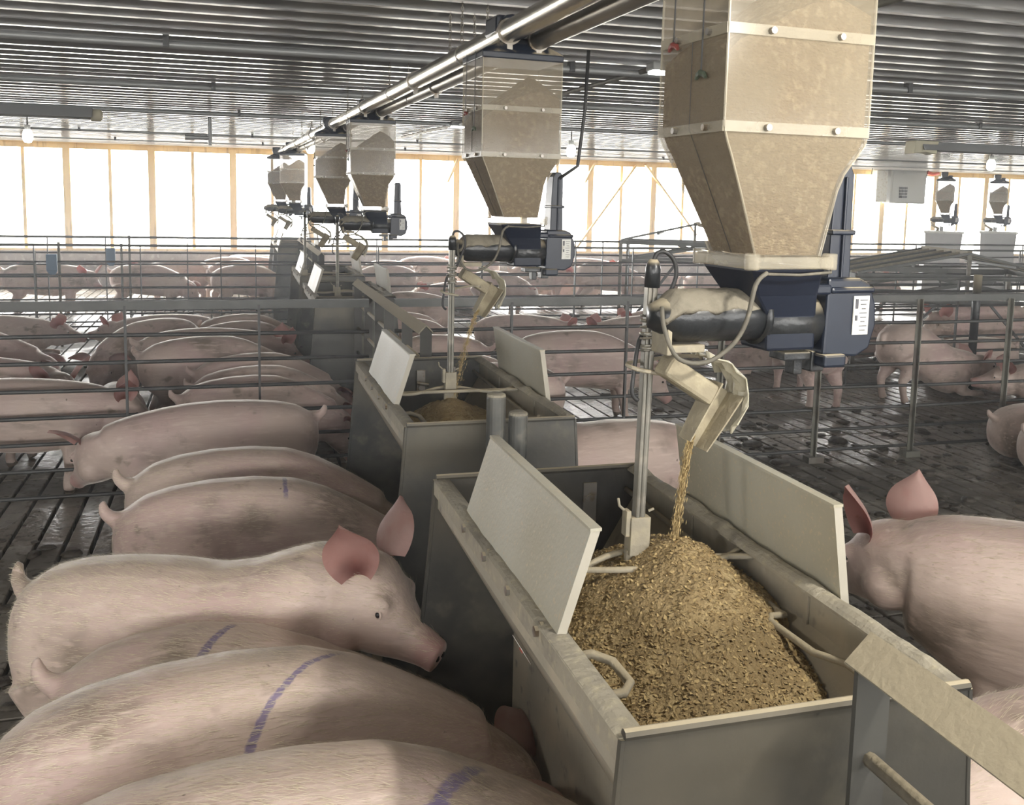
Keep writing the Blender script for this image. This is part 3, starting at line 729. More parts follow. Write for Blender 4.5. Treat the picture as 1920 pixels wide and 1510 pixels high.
def feed_pile(key, peak, slope, label, flakes=0, n=72, ax=1.0, ay=1.0):
    """heap of ground feed between the sloping sides; peak in feeder-local x, y and z"""
    xc, yc = FX[key]; px, py, pz = peak; HL = .567
    def hz(x, y):
        d = math.hypot((x-px)/ax, (y-py)/ay)
        z = pz - slope*(math.sqrt(d*d + .0022) - .047)
        z += .010*noise.noise(Vector((x*14+yc, y*14, 0))) + .006*noise.noise(Vector((x*45, y*45+yc, 2))) + .0035*noise.noise(Vector((x*120, y*120, yc)))*min(1, d/.1)
        z -= .020*math.exp(-((x-px-.10-.3*(py-y))/.035)**2) * smoothstep(.05, .30, py-y)
        return max(z, .52)
    vs = []; m = int(n*.62)
    for i in range(n+1):
        y = -HL + 2*HL*i/n
        for j in range(m+1):
            u = -1 + 2*j/m; x = u*.25
            for _ in range(4): x = u*(wall_x(hz(x, y)) - .004)
            vs.append((x, y, hz(x, y)))
    top = len(vs)
    fs = [(i*(m+1)+j, i*(m+1)+j+1, (i+1)*(m+1)+j+1, (i+1)*(m+1)+j) for i in range(n) for j in range(m)]
    mb = MB(); mb.add(vs, fs)
    rr = random.Random(3)
    for _ in range(flakes):
        i, j = rr.randrange(n), rr.randrange(m); a = Vector(vs[i*(m+1)+j]); b = Vector(vs[i*(m+1)+j+1]); c = Vector(vs[(i+1)*(m+1)+j])
        p = a + (b-a)*rr.random() + (c-a)*rr.random()
        L = rr.uniform(.0022, .0058); d = Vector((rr.uniform(-1, 1), rr.uniform(-1, 1), rr.uniform(-.5, .5))).normalized(); e = d.cross(Vector((rr.uniform(-.6, .6), rr.uniform(-.6, .6), 1))).normalized()*L*.55
        p.z += .0015; mb.add([p-d*L-e*.3, p+e, p+d*L, p-e], [(0, 1, 2, 3)], rr.choice((1, 1, 2)))
    o = mb.build('feed_pile', [M['feed'], M['flake'], M['flake2']], None, loc=(xc, yc, 0))
    o.data.polygons.foreach_set('use_smooth', [True]*len(o.data.polygons))
    tag(o, label, 'feed', None, 'stuff'); return o
M['flake'] = mat('feed_flake', (.47, .35, .165), .9); M['flake2'] = mat('feed_flake_dark', (.27, .185, .08), .9)
def build_feeders():
    make_feeder('A', 'nearest dusty sheet metal pig feeder with white boards, heaped with feed', True, True)
    make_feeder('B', 'second pig feeder, bluish grey near end with two pipes before it', True)
    make_feeder('C', 'third pig feeder, behind the cross fence rail')
    make_feeder('D', 'fourth pig feeder, just beyond the third, behind the slim poles')
    make_feeder('E', 'fifth pig feeder far back, below the far dispensers')
    make_feeder('F', 'sixth pig feeder, farthest of the row against the bright wall')
    feed_pile('A', (.075, -.02, .985), .62, 'tall heap of tan ground feed in the nearest feeder', 14000, 150, .88, 1.12)
    feed_pile('B', (0, 0, .905), .55, 'small cone of feed in the second feeder')
    feed_pile('C', (0, 0, .88), .35, 'level feed in the third feeder', 0, 30)
    for k, t in (('D', 'fourth'), ('E', 'fifth')): feed_pile(k, (0, 0, .86), .35, 'feed lying in the %s feeder' % t, 0, 24)
build_feeders()

# ------------------------------------------------------------------ feed dispensers on the conveyor line
def make_dispenser(label):
    Z = 1.30
    r = empty('feed_dispenser', (0, 0, Z), 0, label, 'feed dispenser', 'feed dispensers on the overhead line')
    # clear box: (z, u0, u1, v0, v1)
    S = [(2.10, -.1475, .1475, -.113, .113), (1.924, -.1475, .1475, -.113, .113), (1.764, -.1475, .1475, -.113, .113), (1.74, -.138, .144, -.110, .110), (1.717, -.126, .128, -.106, .106), (1.69, -.114, .110, -.102, .102),
         (1.66, -.100, .101, -.097, .097), (1.60, -.073, .095, -.086, .086), (1.543, -.048, .089, -.076, .076)]
    def rg(sec, k=0.0, z=None):
        zz, a, b, c, d = sec; zz = (z if z is not None else zz) - Z
        return [Vector((a+k, c+k, zz)), Vector((b-k, c+k, zz)), Vector((b-k, d-k, zz)), Vector((a+k, d-k, zz))]
    def sec_at(z):
        for p, q in zip(S, S[1:]):
            if p[0] >= z >= q[0]:
                t = (p[0]-z)/(p[0]-q[0]); return tuple(p[i]*(1-t)+q[i]*t for i in range(5))
        return S[0] if z > S[0][0] else S[-1]
    box = MB().loft([rg(s) for s in S], cap=False).build('clear_box', M['clear'], r)
    sd = box.modifiers.new('thick', 'SOLIDIFY'); sd.thickness = .003; sd.offset = -1
    for zz in (1.924, 1.764):                    # belts with bolts
        s = sec_at(zz); b = MB()
        for (x0, y0, x1, y1) in ((s[1], s[3], s[2], s[3]), (s[2], s[3], s[2], s[4]), (s[2], s[4], s[1], s[4]), (s[1], s[4], s[1], s[3])):
            b.beam((x0, y0, zz-Z), (x1, y1, zz-Z), .006, .018)
        bo = b.build('belt', M['trim'], r)
        for u in (-.065, .075):
            MB().cyl((u, s[3]-.010, zz-Z), (u, s[3], zz-Z), .006, 8).build('bolt', M['bolt'], bo)
        for v in (-.06, .045):
            MB().cyl((s[1]-.010, v, zz-Z), (s[1], v, zz-Z), .006, 8).build('bolt', M['bolt'], bo)
    b = MB()
    for (i, j) in ((1, 3), (2, 3), (1, 4), (2, 4)):
        b.tube([(s[i], s[j], s[0]-Z) for s in S], .0024, 6)
    b.build('corner_seam', M['trim'], r)
    MB().tube([(-.1485, .0, 1.92-Z), (-.1485, 0, 1.765-Z), (-.049, .0, 1.546-Z)], .0008, 4).build('scribed_line', M['cable'], r)
    # collar ring
    b = MB(); s = S[-1]
    for (p, q) in (((-.062, -.088), (.102, -.088)), ((.102, -.088), (.102, .088)), ((.102, .088), (-.062, .088)), ((-.062, .088), (-.062, -.088))):
        b.beam((*p, 1.532-Z), (*q, 1.532-Z), .022, .022)
    for (x, y) in ((-.062, -.088), (.102, -.088), (.102, .088), (-.062, .088)): b.cyl((x, y, 1.519-Z), (x, y, 1.549-Z), .014, 10)
    b.build('collar', M['trim'], r, bevel=.003)
    # dark funnel
    b = MB(); b.loft([[Vector((x0, y0, z-Z)), Vector((x1, y0, z-Z)), Vector((x1, -y0, z-Z)), Vector((x0, -y0, z-Z))] for (z, x0, x1, y0) in ((1.521, -.060, .100, -.086), (1.513, -.055, .097, -.081), (1.47, -.030, .104, -.060), (1.43, .004, .112, -.048), (1.365, .008, .115, -.045))])
    b.build('funnel', M['navy'], r, bevel=.006)
    # motor housing and its tall back
    b = MB(); b.prism([(.095, 1.34), (.175, 1.325), (.205, 1.345), (.212, 1.40), (.205, 1.455), (.185, 1.48), (.095, 1.485)], 'y', -.065, .065) if False else None
    prof = [(.128, 1.355), (.205, 1.350), (.234, 1.365), (.247, 1.41), (.244, 1.45), (.228, 1.490), (.205, 1.500), (.132, 1.500)]
    b = MB(); b.prism([(u, z-Z) for u, z in prof], 'y', -.052, .050); b.box((.186, -.053, 1.478-Z), (.10, .01, .012)); b.box((.115, -.045, 1.48-Z), (.04, .03, .02)); b.box((.150, -.045, 1.345-Z), (.05, .035, .025))
    mo = b.build('motor_housing', M['navy'], r, bevel=.010)
    st = MB(); st.box((.208, -.0535, 1.430-Z), (.036, .002, .074)); so = st.build('label', M['white'], mo)
    st = MB()
    for k in range(8): st.box((.213 - .001*(k % 2), -.0552, 1.459-Z-.0082*k), (.017 - .004*(k % 3), .001, .0014))
    st.box((.197, -.0552, 1.452-Z), (.006, .001, .018)); st.box((.197, -.0552, 1.425-Z), (.005, .001, .010)); st.build('label_print', M['ink'], so)
    b = MB(); b.prism([(u, z-Z) for u, z in ((.158, 1.485), (.210, 1.485), (.207, 1.58), (.205, 1.695), (.197, 1.712), (.175, 1.712), (.165, 1.695), (.160, 1.60))], 'y', -.015, .05)
    for zz in (1.585,): b.box((.184, .015, zz-Z), (.054, .076, .010))
    b.box((.186, -.017, 1.59-Z), (.006, .008, .20)); b.build('motor_back', M['navy'], r, bevel=.006)
    b = MB(); b.box((.085, -.01, 1.352-Z), (.06, .05, .016)); b.box((.095, -.01, 1.335-Z), (.020, .03, .04)); b.box((.135, -.01, 1.34-Z), (.030, .04, .04)); b.build('drive_foot', M['black'], r, bevel=.003)
    # auger arm to the left, dust on its back
    b = MB(); pts = [(-.205, 0, 1.405-Z), (-.196, 0, 1.422-Z), (-.165, 0, 1.427-Z), (-.12, 0, 1.428-Z), (-.05, 0, 1.428-Z), (.03, 0, 1.428-Z)]
    b.tube(pts, [.012, .034, .045, .047, .047, .048], 20); b.cyl((.004, 0, 1.428-Z), (.014, 0, 1.428-Z), .055, 20); b.cyl((.01, 0, 1.415-Z), (.14, 0, 1.415-Z), .050, 20)
    b.build('auger_arm', M['black'], r, smooth=True)
    b = MB(); n = 24; rings = []                # caked dust
    for i in range(n+1):
        x = -.202 + .195*i/n; cz = 1.428 - (.018*(1-smoothstep(-.205, -.165, x)))
        R = .048 - .012*(1-smoothstep(-.205, -.165, x)); w_ = 1.15 + .28*noise.noise(Vector((x*25, 1, 0)))
        ring = [Vector((x, math.sin(w_*(k/6-1))*R*1.015, cz-Z + math.cos(w_*(k/6-1))*R + .004*(1-abs(k/6-1)**2) + .0015*noise.noise(Vector((x*60, k, 0))))) for k in range(13)]
        ring += [v - Vector((0, 0, .010)) for v in ring[::-1]]
        rings.append(ring)
    b.loft(rings); b.build('dust_cake', M['cake'], r, smooth=True)
    b = MB(); b.box((-.186, 0, 1.392-Z), (.010, .06, .06)); b.box((-.145, -.0, 1.372-Z), (.07, .05, .014)); b.build('mount_bracket', M['dustbar'], r, bevel=.002)
    # spout: dusty sleeve, loose flap, lower chute
    b = MB(); p, q = Vector((-.180, 0, 1.342-Z)), Vector((-.078, 0, 1.278-Z)); b.beam(p, q, .052, .040); b.build('spout', M['chute'], r, bevel=.008)
    b = MB(); g = []
    for i in range(9):
        for j in range(9):
            u, v = i/8, j/8
            g.append(Vector((-.105 + .085*math.sin(u*2.3) + .016*noise.noise(Vector((u*4, v*4, 0))), -.040 + .080*v, 1.358 - Z - .150*u**1.5 + .022*noise.noise(Vector((u*4, v*6, 2))) + .02*(v-.5)**2*4*u)))
    b.add(g, [(i*9+j, i*9+j+1, (i+1)*9+j+1, (i+1)*9+j) for i in range(8) for j in range(8)])
    fl = b.build('spout_flap', M['foil'], r, smooth=False); sd = fl.modifiers.new('t', 'SOLIDIFY'); sd.thickness = .0025
    b = MB(); a0, a1 = Vector((-.048, 0, 1.292-Z)), Vector((-.112, 0, 1.188-Z)); d = (a1-a0).normalized(); sdv = Vector((0, 1, 0)); nn = d.cross(sdv)
    if nn.x > 0: nn = -nn
    prof = [(-.026, -.026), (-.026, .024), (.026, .024), (.026, -.026), (.023, -.026), (.023, .021), (-.023, .021), (-.023, -.026)]
    b.loft([[c + nn*u*k + sdv*v*k for u, v in prof] for c, k in ((a0, 1.1), (a0.lerp(a1, .5), 1.0), (a1, .85))]); b.build('lower_chute', M['chute'], r)
    # cables
    MB().tube(spline([(-.035, -.095, 1.515-Z), (-.060, -.10, 1.495-Z), (-.072, -.095, 1.43-Z), (-.090, -.08, 1.385-Z), (-.135, -.07, 1.355-Z), (-.185, -.06, 1.362-Z), (-.208, -.05, 1.41-Z), (-.205, -.03, 1.45-Z)]), .0042, 8).build('motor_cable', M['cabledust'], r, smooth=True)
    MB().tube([(-.035, -.097, 1.513-Z), (.03, -.099, 1.511-Z), (.100, -.096, 1.515-Z), (.112, -.08, 1.535-Z)], .0028, 6).build('collar_cable', M['cabledust'], r, smooth=True)
    # top cap and saddle
    b = MB(); b.loft([[Vector((x0, y0, z-Z)), Vector((x1, y0, z-Z)), Vector((x1, -y0, z-Z)), Vector((x0, -y0, z-Z))] for (z, x0, x1, y0) in ((2.092, -.152, .152, -.117), (2.115, -.152, .152, -.117), (2.125, -.140, .140, -.105), (2.150, -.085, .095, -.085), (2.170, -.065, .085, -.08))])
    b.build('top_cap', M['navy'], r, bevel=.004)
    b = MB(); b.cyl((-.03, -.085, 2.20-Z), (-.03, .085, 2.20-Z), .052, 16); b.box((-.03, 0, 2.215-Z), (.112, .13, .07)); b.box((.065, 0, 2.17-Z), (.07, .12, .04)); b.build('saddle', M['navy'], r, bevel=.012)
    # pull cords on the left face
    for (v, z1, m) in ((-.045, 1.855, 'greenhook'), (.055, 1.915, 'redhook')):
        c = MB().tube([(-.154, v, 2.12-Z), (-.156, v, z1-Z)], .0016, 5).build('pull_cord', M['cable'], r)
        MB().tube([(-.156, v-.016, z1-.007-Z), (-.156, v-.010, z1-.001-Z), (-.157, v, z1+.002-Z), (-.156, v+.010, z1-.001-Z), (-.156, v+.016, z1-.007-Z)], [.003, .005, .006, .005, .003], 8).build('cord_hook', M[m], c)
    # feed inside (a heap of its own)
    f = MB(); rings = []
    for z in (1.545, 1.57, 1.60, 1.63, 1.66, 1.69, 1.717, 1.74, 1.764, 1.81, 1.83):
        rings.append(rg(sec_at(z), .0050, z))
    n = 14
    vs = []; 
    def top(u, v): return 2.055 - .72*math.hypot(u-.065, (v)*.9) + .008*noise.noise(Vector((u*30, v*30, 0)))
    # walls up to the heap line
    f.loft(rings[:-1], cap=False)
    g = []; s = sec_at(1.85); k = .005
    for i in range(n+1):
        for j in range(n+1):
            u = s[1]+k + (s[2]-s[1]-2*k)*i/n; v = s[3]+k + (s[4]-s[3]-2*k)*j/n; g.append(Vector((u, v, max(1.82, top(u, v))-Z)))
    f.add(g, [(i*(n+1)+j, (i+1)*(n+1)+j, (i+1)*(n+1)+j+1, i*(n+1)+j+1) for i in range(n) for j in range(n)])
    for line in ([(i, 0) for i in range(n+1)], [(i, n) for i in range(n+1)], [(0, j) for j in range(n+1)], [(n, j) for j in range(n+1)]):
        P = [g[i*(n+1)+j] for i, j in line]; Q = [Vector((p.x, p.y, 1.81-Z)) for p in P]; m_ = len(P)
        f.add(P + Q, [(a, a+1, m_+a+1, m_+a) for a in range(m_-1)])
    fo = f.build('feed_fill', M['feedbox'], None, loc=(0, 0, Z)); 
    return r, fo
HOP = [((.935, 1.59), 3.6, 'nearest feed dispenser, huge clear box of tan feed over navy motor', 'tan feed packed in the nearest clear dispenser box'),
       ((.983, 3.40), 4, 'second feed dispenser, clear box under a navy cap on the shiny tube', 'feed heaped in the second clear dispenser box'),
       ((.915, 6.55), 0, 'third feed dispenser, standing just before the fourth', 'feed filling the third dispenser'),
       ((.83, 8.15), -4, 'fourth feed dispenser, half hidden by the third', 'feed filling the fourth dispenser'),
       ((.76, 12.2), -12, 'fifth feed dispenser, small before the bright wall', 'feed filling the fifth dispenser'),
       ((.66, 13.6), -12, 'sixth feed dispenser, sliver left of the fifth', 'feed filling the sixth dispenser'),
       ((11.9, 14.0), -38, 'lone feed dispenser far right, beside the grey control box', 'feed filling the lone dispenser far right'),
       ((13.3, 14.3), -38, 'feed dispenser cut by the right edge, farthest right', 'feed filling the dispenser at the right edge')]
def build_dispensers():
    proto, fproto = make_dispenser(HOP[0][2]); tag(fproto, HOP[0][3], 'feed', None, 'stuff')
    for i, ((x, y), yaw, lab, flab) in enumerate(HOP):
        o = proto if i == 0 else copy_tree(proto); f = fproto if i == 0 else fproto.copy()
        if i: COL.objects.link(f)
        dz = (-.013, .013)[i] if i < 2 else .01; o.location = (x, y, 1.30 + dz); o.rotation_euler = (0, 0, math.radians(yaw)); o['label'] = lab
        f.location = (x, y, 1.30 + dz); f.rotation_euler = (0, 0, math.radians(yaw)); f['label'] = flab
build_dispensers()

def make_sensor_pole(label):
    r = empty('sensor_pole', (0, 0, .9), 0, label, 'pole', 'sensor poles under the dispensers'); Z = .9
    b = MB(); prof = [(-.010, -.008), (.010, -.008), (.010, .008), (.007, .008), (.007, -.005), (-.007, -.005), (-.007, .008), (-.010, .008)]
    b.loft([[Vector((u*1.0, v, z-Z)) for u, v in prof] for z in (.955, 1.20, 1.47)]); b.cyl((.004, -.007, 1.0-Z), (.004, -.007, 1.47-Z), .0055, 10); b.cyl((-.006, -.009, 1.0-Z), (-.006, -.009, 1.47-Z), .0045, 10)
    b.build('strut', M['steel'], r)
    b = MB(); b.tube([(0, -.004, 1.46-Z), (0, -.004, 1.495-Z), (0, -.004, 1.505-Z), (0, -.004, 1.512-Z)], [.0145, .0145, .012, .007], 14); b.build('cap', M['black'], r, smooth=True)
    pts = [(0, -.004, 1.508-Z), (.006, -.006, 1.524-Z), (.022, -.008, 1.526-Z), (.040, -.008, 1.510-Z), (.046, -.006, 1.48-Z), (.034, 0, 1.44-Z), (.018, .006, 1.40-Z), (.004, .012, 1.38-Z), (-.018, .0, 1.36-Z), (-.030, -.012, 1.31-Z), (-.034, -.016, 1.265-Z), (-.022, -.018, 1.25-Z)]
    MB().tube(spline(pts), .0042, 8).build('sensor_cable', M['cable'], r, smooth=True)
    hel = []
    for i in range(110):
        a = i*.55; hel.append((.0165*math.cos(a), .017*math.sin(a) - .002, 1.335 + .075*i/110 - Z + .004*math.sin(a*.31)))
    MB().tube(hel, .0022, 6).build('binding_wire', M['steel'], r)
    MB().tube(spline([(.02, -.02, 1.30-Z), (-.03, -.024, 1.31-Z), (-.035, .01, 1.315-Z), (.02, .024, 1.32-Z), (.06, 0, 1.33-Z), (.09, -.03, 1.335-Z), (.10, -.02, 1.33-Z)]), .004, 6).build('tie_wire', M['handle'], r)
    b = MB(); b.box((0, 0, .985-Z), (.040, .030, .075)); b.box((-.024, 0, 1.01-Z), (.010, .022, .05)); b.box((0, 0, .928-Z), (.046, .012, .055)); b.tube([(-.03, 0, 1.035-Z), (-.042, -.004, 1.045-Z), (-.045, -.004, 1.06-Z)], .003, 6); b.tube([(.02, 0, 1.03-Z), (.03, -.004, 1.036-Z)], .003, 6)
    b.build('foot_bracket', M['dustbar'], r, bevel=.003)
    return r
def build_poles():
    p = make_sensor_pole('steel sensor pole standing in the nearest feeder, bound with wire')
    L = [((.738, 1.63), -.012, None), ((.752, 3.32), 0, 'slim sensor pole standing in the second feeder'), ((.70, 6.62), 0, 'slim sensor pole in the third feeder, black against the bright wall'), ((.60, 8.2), 0, 'slim sensor pole in the fourth feeder, left of the third pole')]
    for i, ((x, y), t, lab) in enumerate(L):
        o = p if i == 0 else copy_tree(p)
        o.location = (x, y, .905 if i == 0 else .88); o.rotation_euler = (0, .018 if i == 0 else 0, 0)
        if lab: o['label'] = lab
build_poles()

# falling feed
def stream(label, a, b, r0, r1, n, seed):
    rr = random.Random(seed); mb = MB(); a, b = Vector(a), Vector(b)
    pts = []; 
    for i in range(13):
        t = i/12; pts.append(a + Vector(((b.x-a.x)*t, (b.y-a.y)*t, (b.z-a.z)*(t**1.35))))
    for _ in range(n):
        t = rr.random(); k = min(11, int(t*12)); p = pts[k].lerp(pts[k+1], t*12-k); d = (pts[k+1]-pts[k]).normalized()
        R = r0 + (r1-r0)*t; q = rr.gauss(0, .42); qa = rr.uniform(0, 2*PI)
        p = p + Vector((math.cos(qa), math.sin(qa), 0))*(R*q); L = rr.uniform(.002, .007); wv = Vector((rr.uniform(-1, 1), rr.uniform(-1, 1), 0)).normalized()*rr.uniform(.0005, .0011)
        mb.add([p-d*L, p+wv, p+d*L, p-wv], [(0, 1, 2, 3)], rr.choice((0, 0, 1)))
    o = mb.build('falling_feed', [M['flake'], M['feed']]); return tag(o, label, 'feed', None, 'stuff')
stream('thin stream of golden feed falling onto the big heap', (.822, 1.585, 1.19), (.803, 1.60, .978), .007, .013, 4800, 1)
stream('thin stream of feed falling into the second feeder', (.871, 3.395, 1.215), (.762, 3.31, .905), .010, .03, 1500, 2)

# ------------------------------------------------------------------ overhead conveyor
def build_conveyor():
    def X(y): return .985 - (y-3.0)*.0268
    for nm, dx, z, r, m, lab in (('conveyor_tube', -.035, 2.20, .040, 'tube', 'polished overhead feed conveyor tube running to the far wall'), ('conveyor_tube', .072, 2.178, .034, 'tube2', 'dull return tube hanging beside and below the polished conveyor tube')):
        t = empty(nm, (0, 0, 0), 0, lab, 'tube', 'overhead conveyor tubes')
        MB().tube([(X(y)+dx, y, z) for y in (-4.9, 3, 8, 14.2)], r, 20).build('pipe', M[m], t, smooth=True)
        y = .2
        while y < 14:
            b = MB(); b.cyl((X(y)+dx, y-.006, z), (X(y)+dx, y+.006, z), r+.006, 18); b.box((X(y)+dx, y, z-r-.012), (.02, .014, .02)); b.build('clamp', M['bolt'], t)
            b = MB(); b.cyl((X(y+.6)+dx, y+.59, z), (X(y+.6)+dx, y+.61, z), r+.002, 18); b.build('joint', M['steel'], t)
            y += 1.55
    # hanger chains
    def chain(n):
        b = MB()
        for k in range(n):
            rot = Matrix.Rotation(PI/2, 3, 'X') if k % 2 else Matrix.Rotation(PI/2, 3, 'X') @ Matrix.Rotation(0, 3, 'Z')
            base = MB(); base.torus((0, 0, 0), .006, .0016, Matrix.Rotation(PI/2, 3, 'X'), 10, 5)
            q = [Vector(v) for v in base.v]; q = [Vector((v.x, v.y, v.z*1.7)) for v in q]
            if k % 2: q = [Vector((v.y, v.x, v.z)) for v in q]
            b.add([v + Vector((0, 0, -.0155*k)) for v in q], base.f)
        return b.mesh('hanger_chain', M['steel'])
    me = chain(16)
    ys = [2.55, 3.95, 4.15, 5.55, 7.2, 8.9, 10.6, 11.6]
    for i, y in enumerate(ys):
        for s, dx in ((0, -.035), (1, .072)):
            o = bpy.data.objects.new('hanger_chain', me); COL.objects.link(o); o.location = (X(y)+dx, y, 2.42)
            tag(o, 'thin steel chain hanging a conveyor tube from the ribbed ceiling', 'chain', 'hanger chains of the conveyor')
build_conveyor()

# ------------------------------------------------------------------ fences
def make_fence(name, x0, x1, y, label, stays, posts=(), flat=True, rails=(.07, .205, .34, .475, .615, .755, .89), top=1.045, rod=.0105, group='pen fences', postm='post'):
    r = empty(name, (x0, y, 0), 0, label, 'fence', group); L = x1 - x0
    if flat:
        b = MB(); b.box((L/2, 0, top), (L, .012, .042)); b.box((L/2, .018, top+.019), (L, .036, .005)); b.build('top_bar', M['flat'], r)
    else: MB().tube([(0, 0, top), (L, 0, top)], .014, 8).build('top_bar', M['flat'], r)
    rr = random.Random(int(x0*10+y*100))
    for z in rails:
        n = max(2, int(L/1.2)); pts = [(L*i/n, rr.uniform(-.003, .003), z + (rr.uniform(-.006, .006) if 0 < i < n else 0)) for i in range(n+1)]
        MB().tube(pts, rod, 8).build('rail', M['rod'], r, smooth=True)
    for x in stays:
        MB().box((x-x0, -.0, (top+.06)/2), (.012, .022, top-.06)).build('stay', M['rod'], r)
    for x in posts:
        b = MB(); b.box((x-x0, -.016, top/2), (.045, .006, top-.01)); b.box((x-x0, -.03, top/2), (.006, .028, top-.01)); b.box((x-x0, -.02, .02), (.11, .07, .04))
        for k in range(9): b.cyl((x-x0, -.0205, .08+k*.11), (x-x0, -.0185, .08+k*.11), .006, 6)
        b.build('post', M[postm], r)
    return r
def cap_panel(x0, y0, x1, y1, label, posts, z=1.085):
    """partition under an inverted angle iron, flat posts and round bars, running along the feeder row"""
    r = empty('partition_panel', (x0, y0, 0), 0, label, 'partition', 'partitions along the feeder row'); d = Vector((x1-x0, y1-y0, 0)); L = d.length; d.normalize(); sd = Vector((d.y, -d.x, 0))
    b = MB(); rings = []
    for t in (0, L):
        p = d*t; rings.append([p + sd*u + Vector((0, 0, v)) for u, v in ((-.036, z-.036), (0, z), (.036, z-.036), (.033, z-.040), (0, z-.006), (-.033, z-.040))])
    b.loft(rings); b.build('cap_angle', M['dustbar'], r)
    for y in posts:
        p = d*((y-y0)/(y1-y0)*L); b = MB()
        b.loft([[p + sd*u + d*w + Vector((0, 0, q)) for u, q in ((-.025, .02), (.025, .02), (.025, z-.034), (0, z-.008), (-.025, z-.034))] for w in (-.004, .004)])
        b.build('post', M['plate'], r)
    for q in (.12, .28, .44, .60, .76, .92):
        MB().tube([d*.01 + Vector((0, 0, q)), d*(L-.01) + Vector((0, 0, q))], .010, 8).build('rail', M['handle'] if q > .7 else M['rod'], r, smooth=True)
def build_fences():
    make_fence('pen_fence', -8.5, .72, 5.2, 'grey rod fence with flat top bar crossing in front of the left pig crowd', [-6.5, -5.2, -3.9, -2.6, -1.25, -.52, .14])
    make_fence('pen_fence', .86, 10.5, 5.2, 'grey rod fence with pale posts crossing the slats at right', [1.53, 2.24, 6.4], [2.86, 3.55, 4.28, 5.0, 7.4, 8.8])
    make_fence('pen_fence', -8.5, .78, 10.8, 'far rod fence on the near side of the alley, left of the feeder row', [-6, -4.5, -3, -1.93, -.91, -.1], flat=False, top=1.06)
    make_fence('pen_fence', .90, 14, 10.8, 'far rod fence on the near side of the alley, right of the feeder row', [1.6, 2.8, 3.96, 4.7, 6.5, 8.5, 10.5], flat=False, top=1.07)
    make_fence('pen_fence', -8.5, .80, 12.3, 'farthest rod fence beyond the alley, left of the feeder row', [-5, -3.2, -2.05, -1.42, -.5, .3], flat=False, top=1.08)
    make_fence('pen_fence', .92, 16, 12.3, 'farthest rod fence beyond the alley, right of the feeder row', [1.8, 3.2, 4.5, 4.9, 5.29, 6.35, 8, 10, 12], flat=False, top=1.08)
    make_fence('pen_fence', 5.15, 12, 7.15, 'rod fence with braces standing behind the kneeling pig at right', [5.17, 6.3, 7.2, 8.2, 9.4], [10.4], flat=False, top=1.0)
    make_fence('pen_fence', 6.0, 13, 9.15, 'rod fence under the metal frames at right', [6.05, 6.9, 7.8, 8.7, 9.8], flat=False, top=.97)
    cap_panel(.775, -.75, .775, .985, 'dusty capped partition running out of the lower right corner', [-.7, -.2, .975])
    cap_panel(.795, 3.98, .80, 6.33, 'dusty capped partition between the second and third feeder', [3.99, 4.45, 5.0, 5.35, 5.8, 6.3])
    cap_panel(.84, 9.35, .86, 12.65, 'capped partition beyond the fourth feeder', [9.36, 10.2, 11.1, 11.8, 12.6])
    for nm, x, y, h, lab in (('pipe_post', .737, 2.645, 1.055, 'taller of two dusty topped pipe posts before the second feeder'), ('pipe_post', .802, 2.635, 1.0, 'shorter of two dusty topped pipe posts before the second feeder')):
        o = MB().tube([(0, 0, 0), (0, 0, h-.008), (0, 0, h-.002)], [.028, .028, .026], 20).build(nm, M['galv'], None, loc=(x, y, 0)); tag(o, lab, 'post', 'pipe posts')
        b = MB(); b.tube([(0, 0, h-.003), (0, 0, h+.004), (0, 0, h+.008)], [.0285, .027, .018], 18); b.build('dust_cap', M['rail'], o)
    o = MB().tube([(0, 0, 0), (0, 0, .72), (0, 0, 1.05)], .036, 14).build('pipe_post', M['black'], None, smooth=True, loc=(6.35, 6.98, 0)); tag(o, 'thick black pipe post standing behind the fence at right', 'post')
    for i, (x, y, z) in enumerate(((-1.755, 10.74, .885), (-1.36, 12.24, .87))):
        b = MB(); b.box((0, 0, 0), (.10, .05, .17)); b.prism([(-.05, -.085), (.05, -.085), (.03, -.125), (-.02, -.125)], 'y', -.02, .02)
        o = b.build('latch_box', M['blue'], None, bevel=.004, loc=(x, y, z)); tag(o, ('blue grey box on the near alley fence at left', 'blue grey box on the farther alley fence at left')[i], 'box', 'blue boxes on the alley fences')
    for i, (x, y, h) in enumerate(((-1.93, 10.8, 1.0), (-1.70, 10.8, 1.09), (-1.25, 12.3, 1.0), (-1.16, 12.3, 1.1))):
        o = MB().tube([(0, 0, 0), (0, 0, h)], .014, 8).build('gate_post', M['post'], None, loc=(x, y+.03, 0))
        tag(o, 'thin pale gate rod, %s' % ('left of the near blue box', 'right of the near blue box', 'left of the farther blue box', 'right of the farther blue box')[i], 'post', 'alley gate rods')
build_fences()

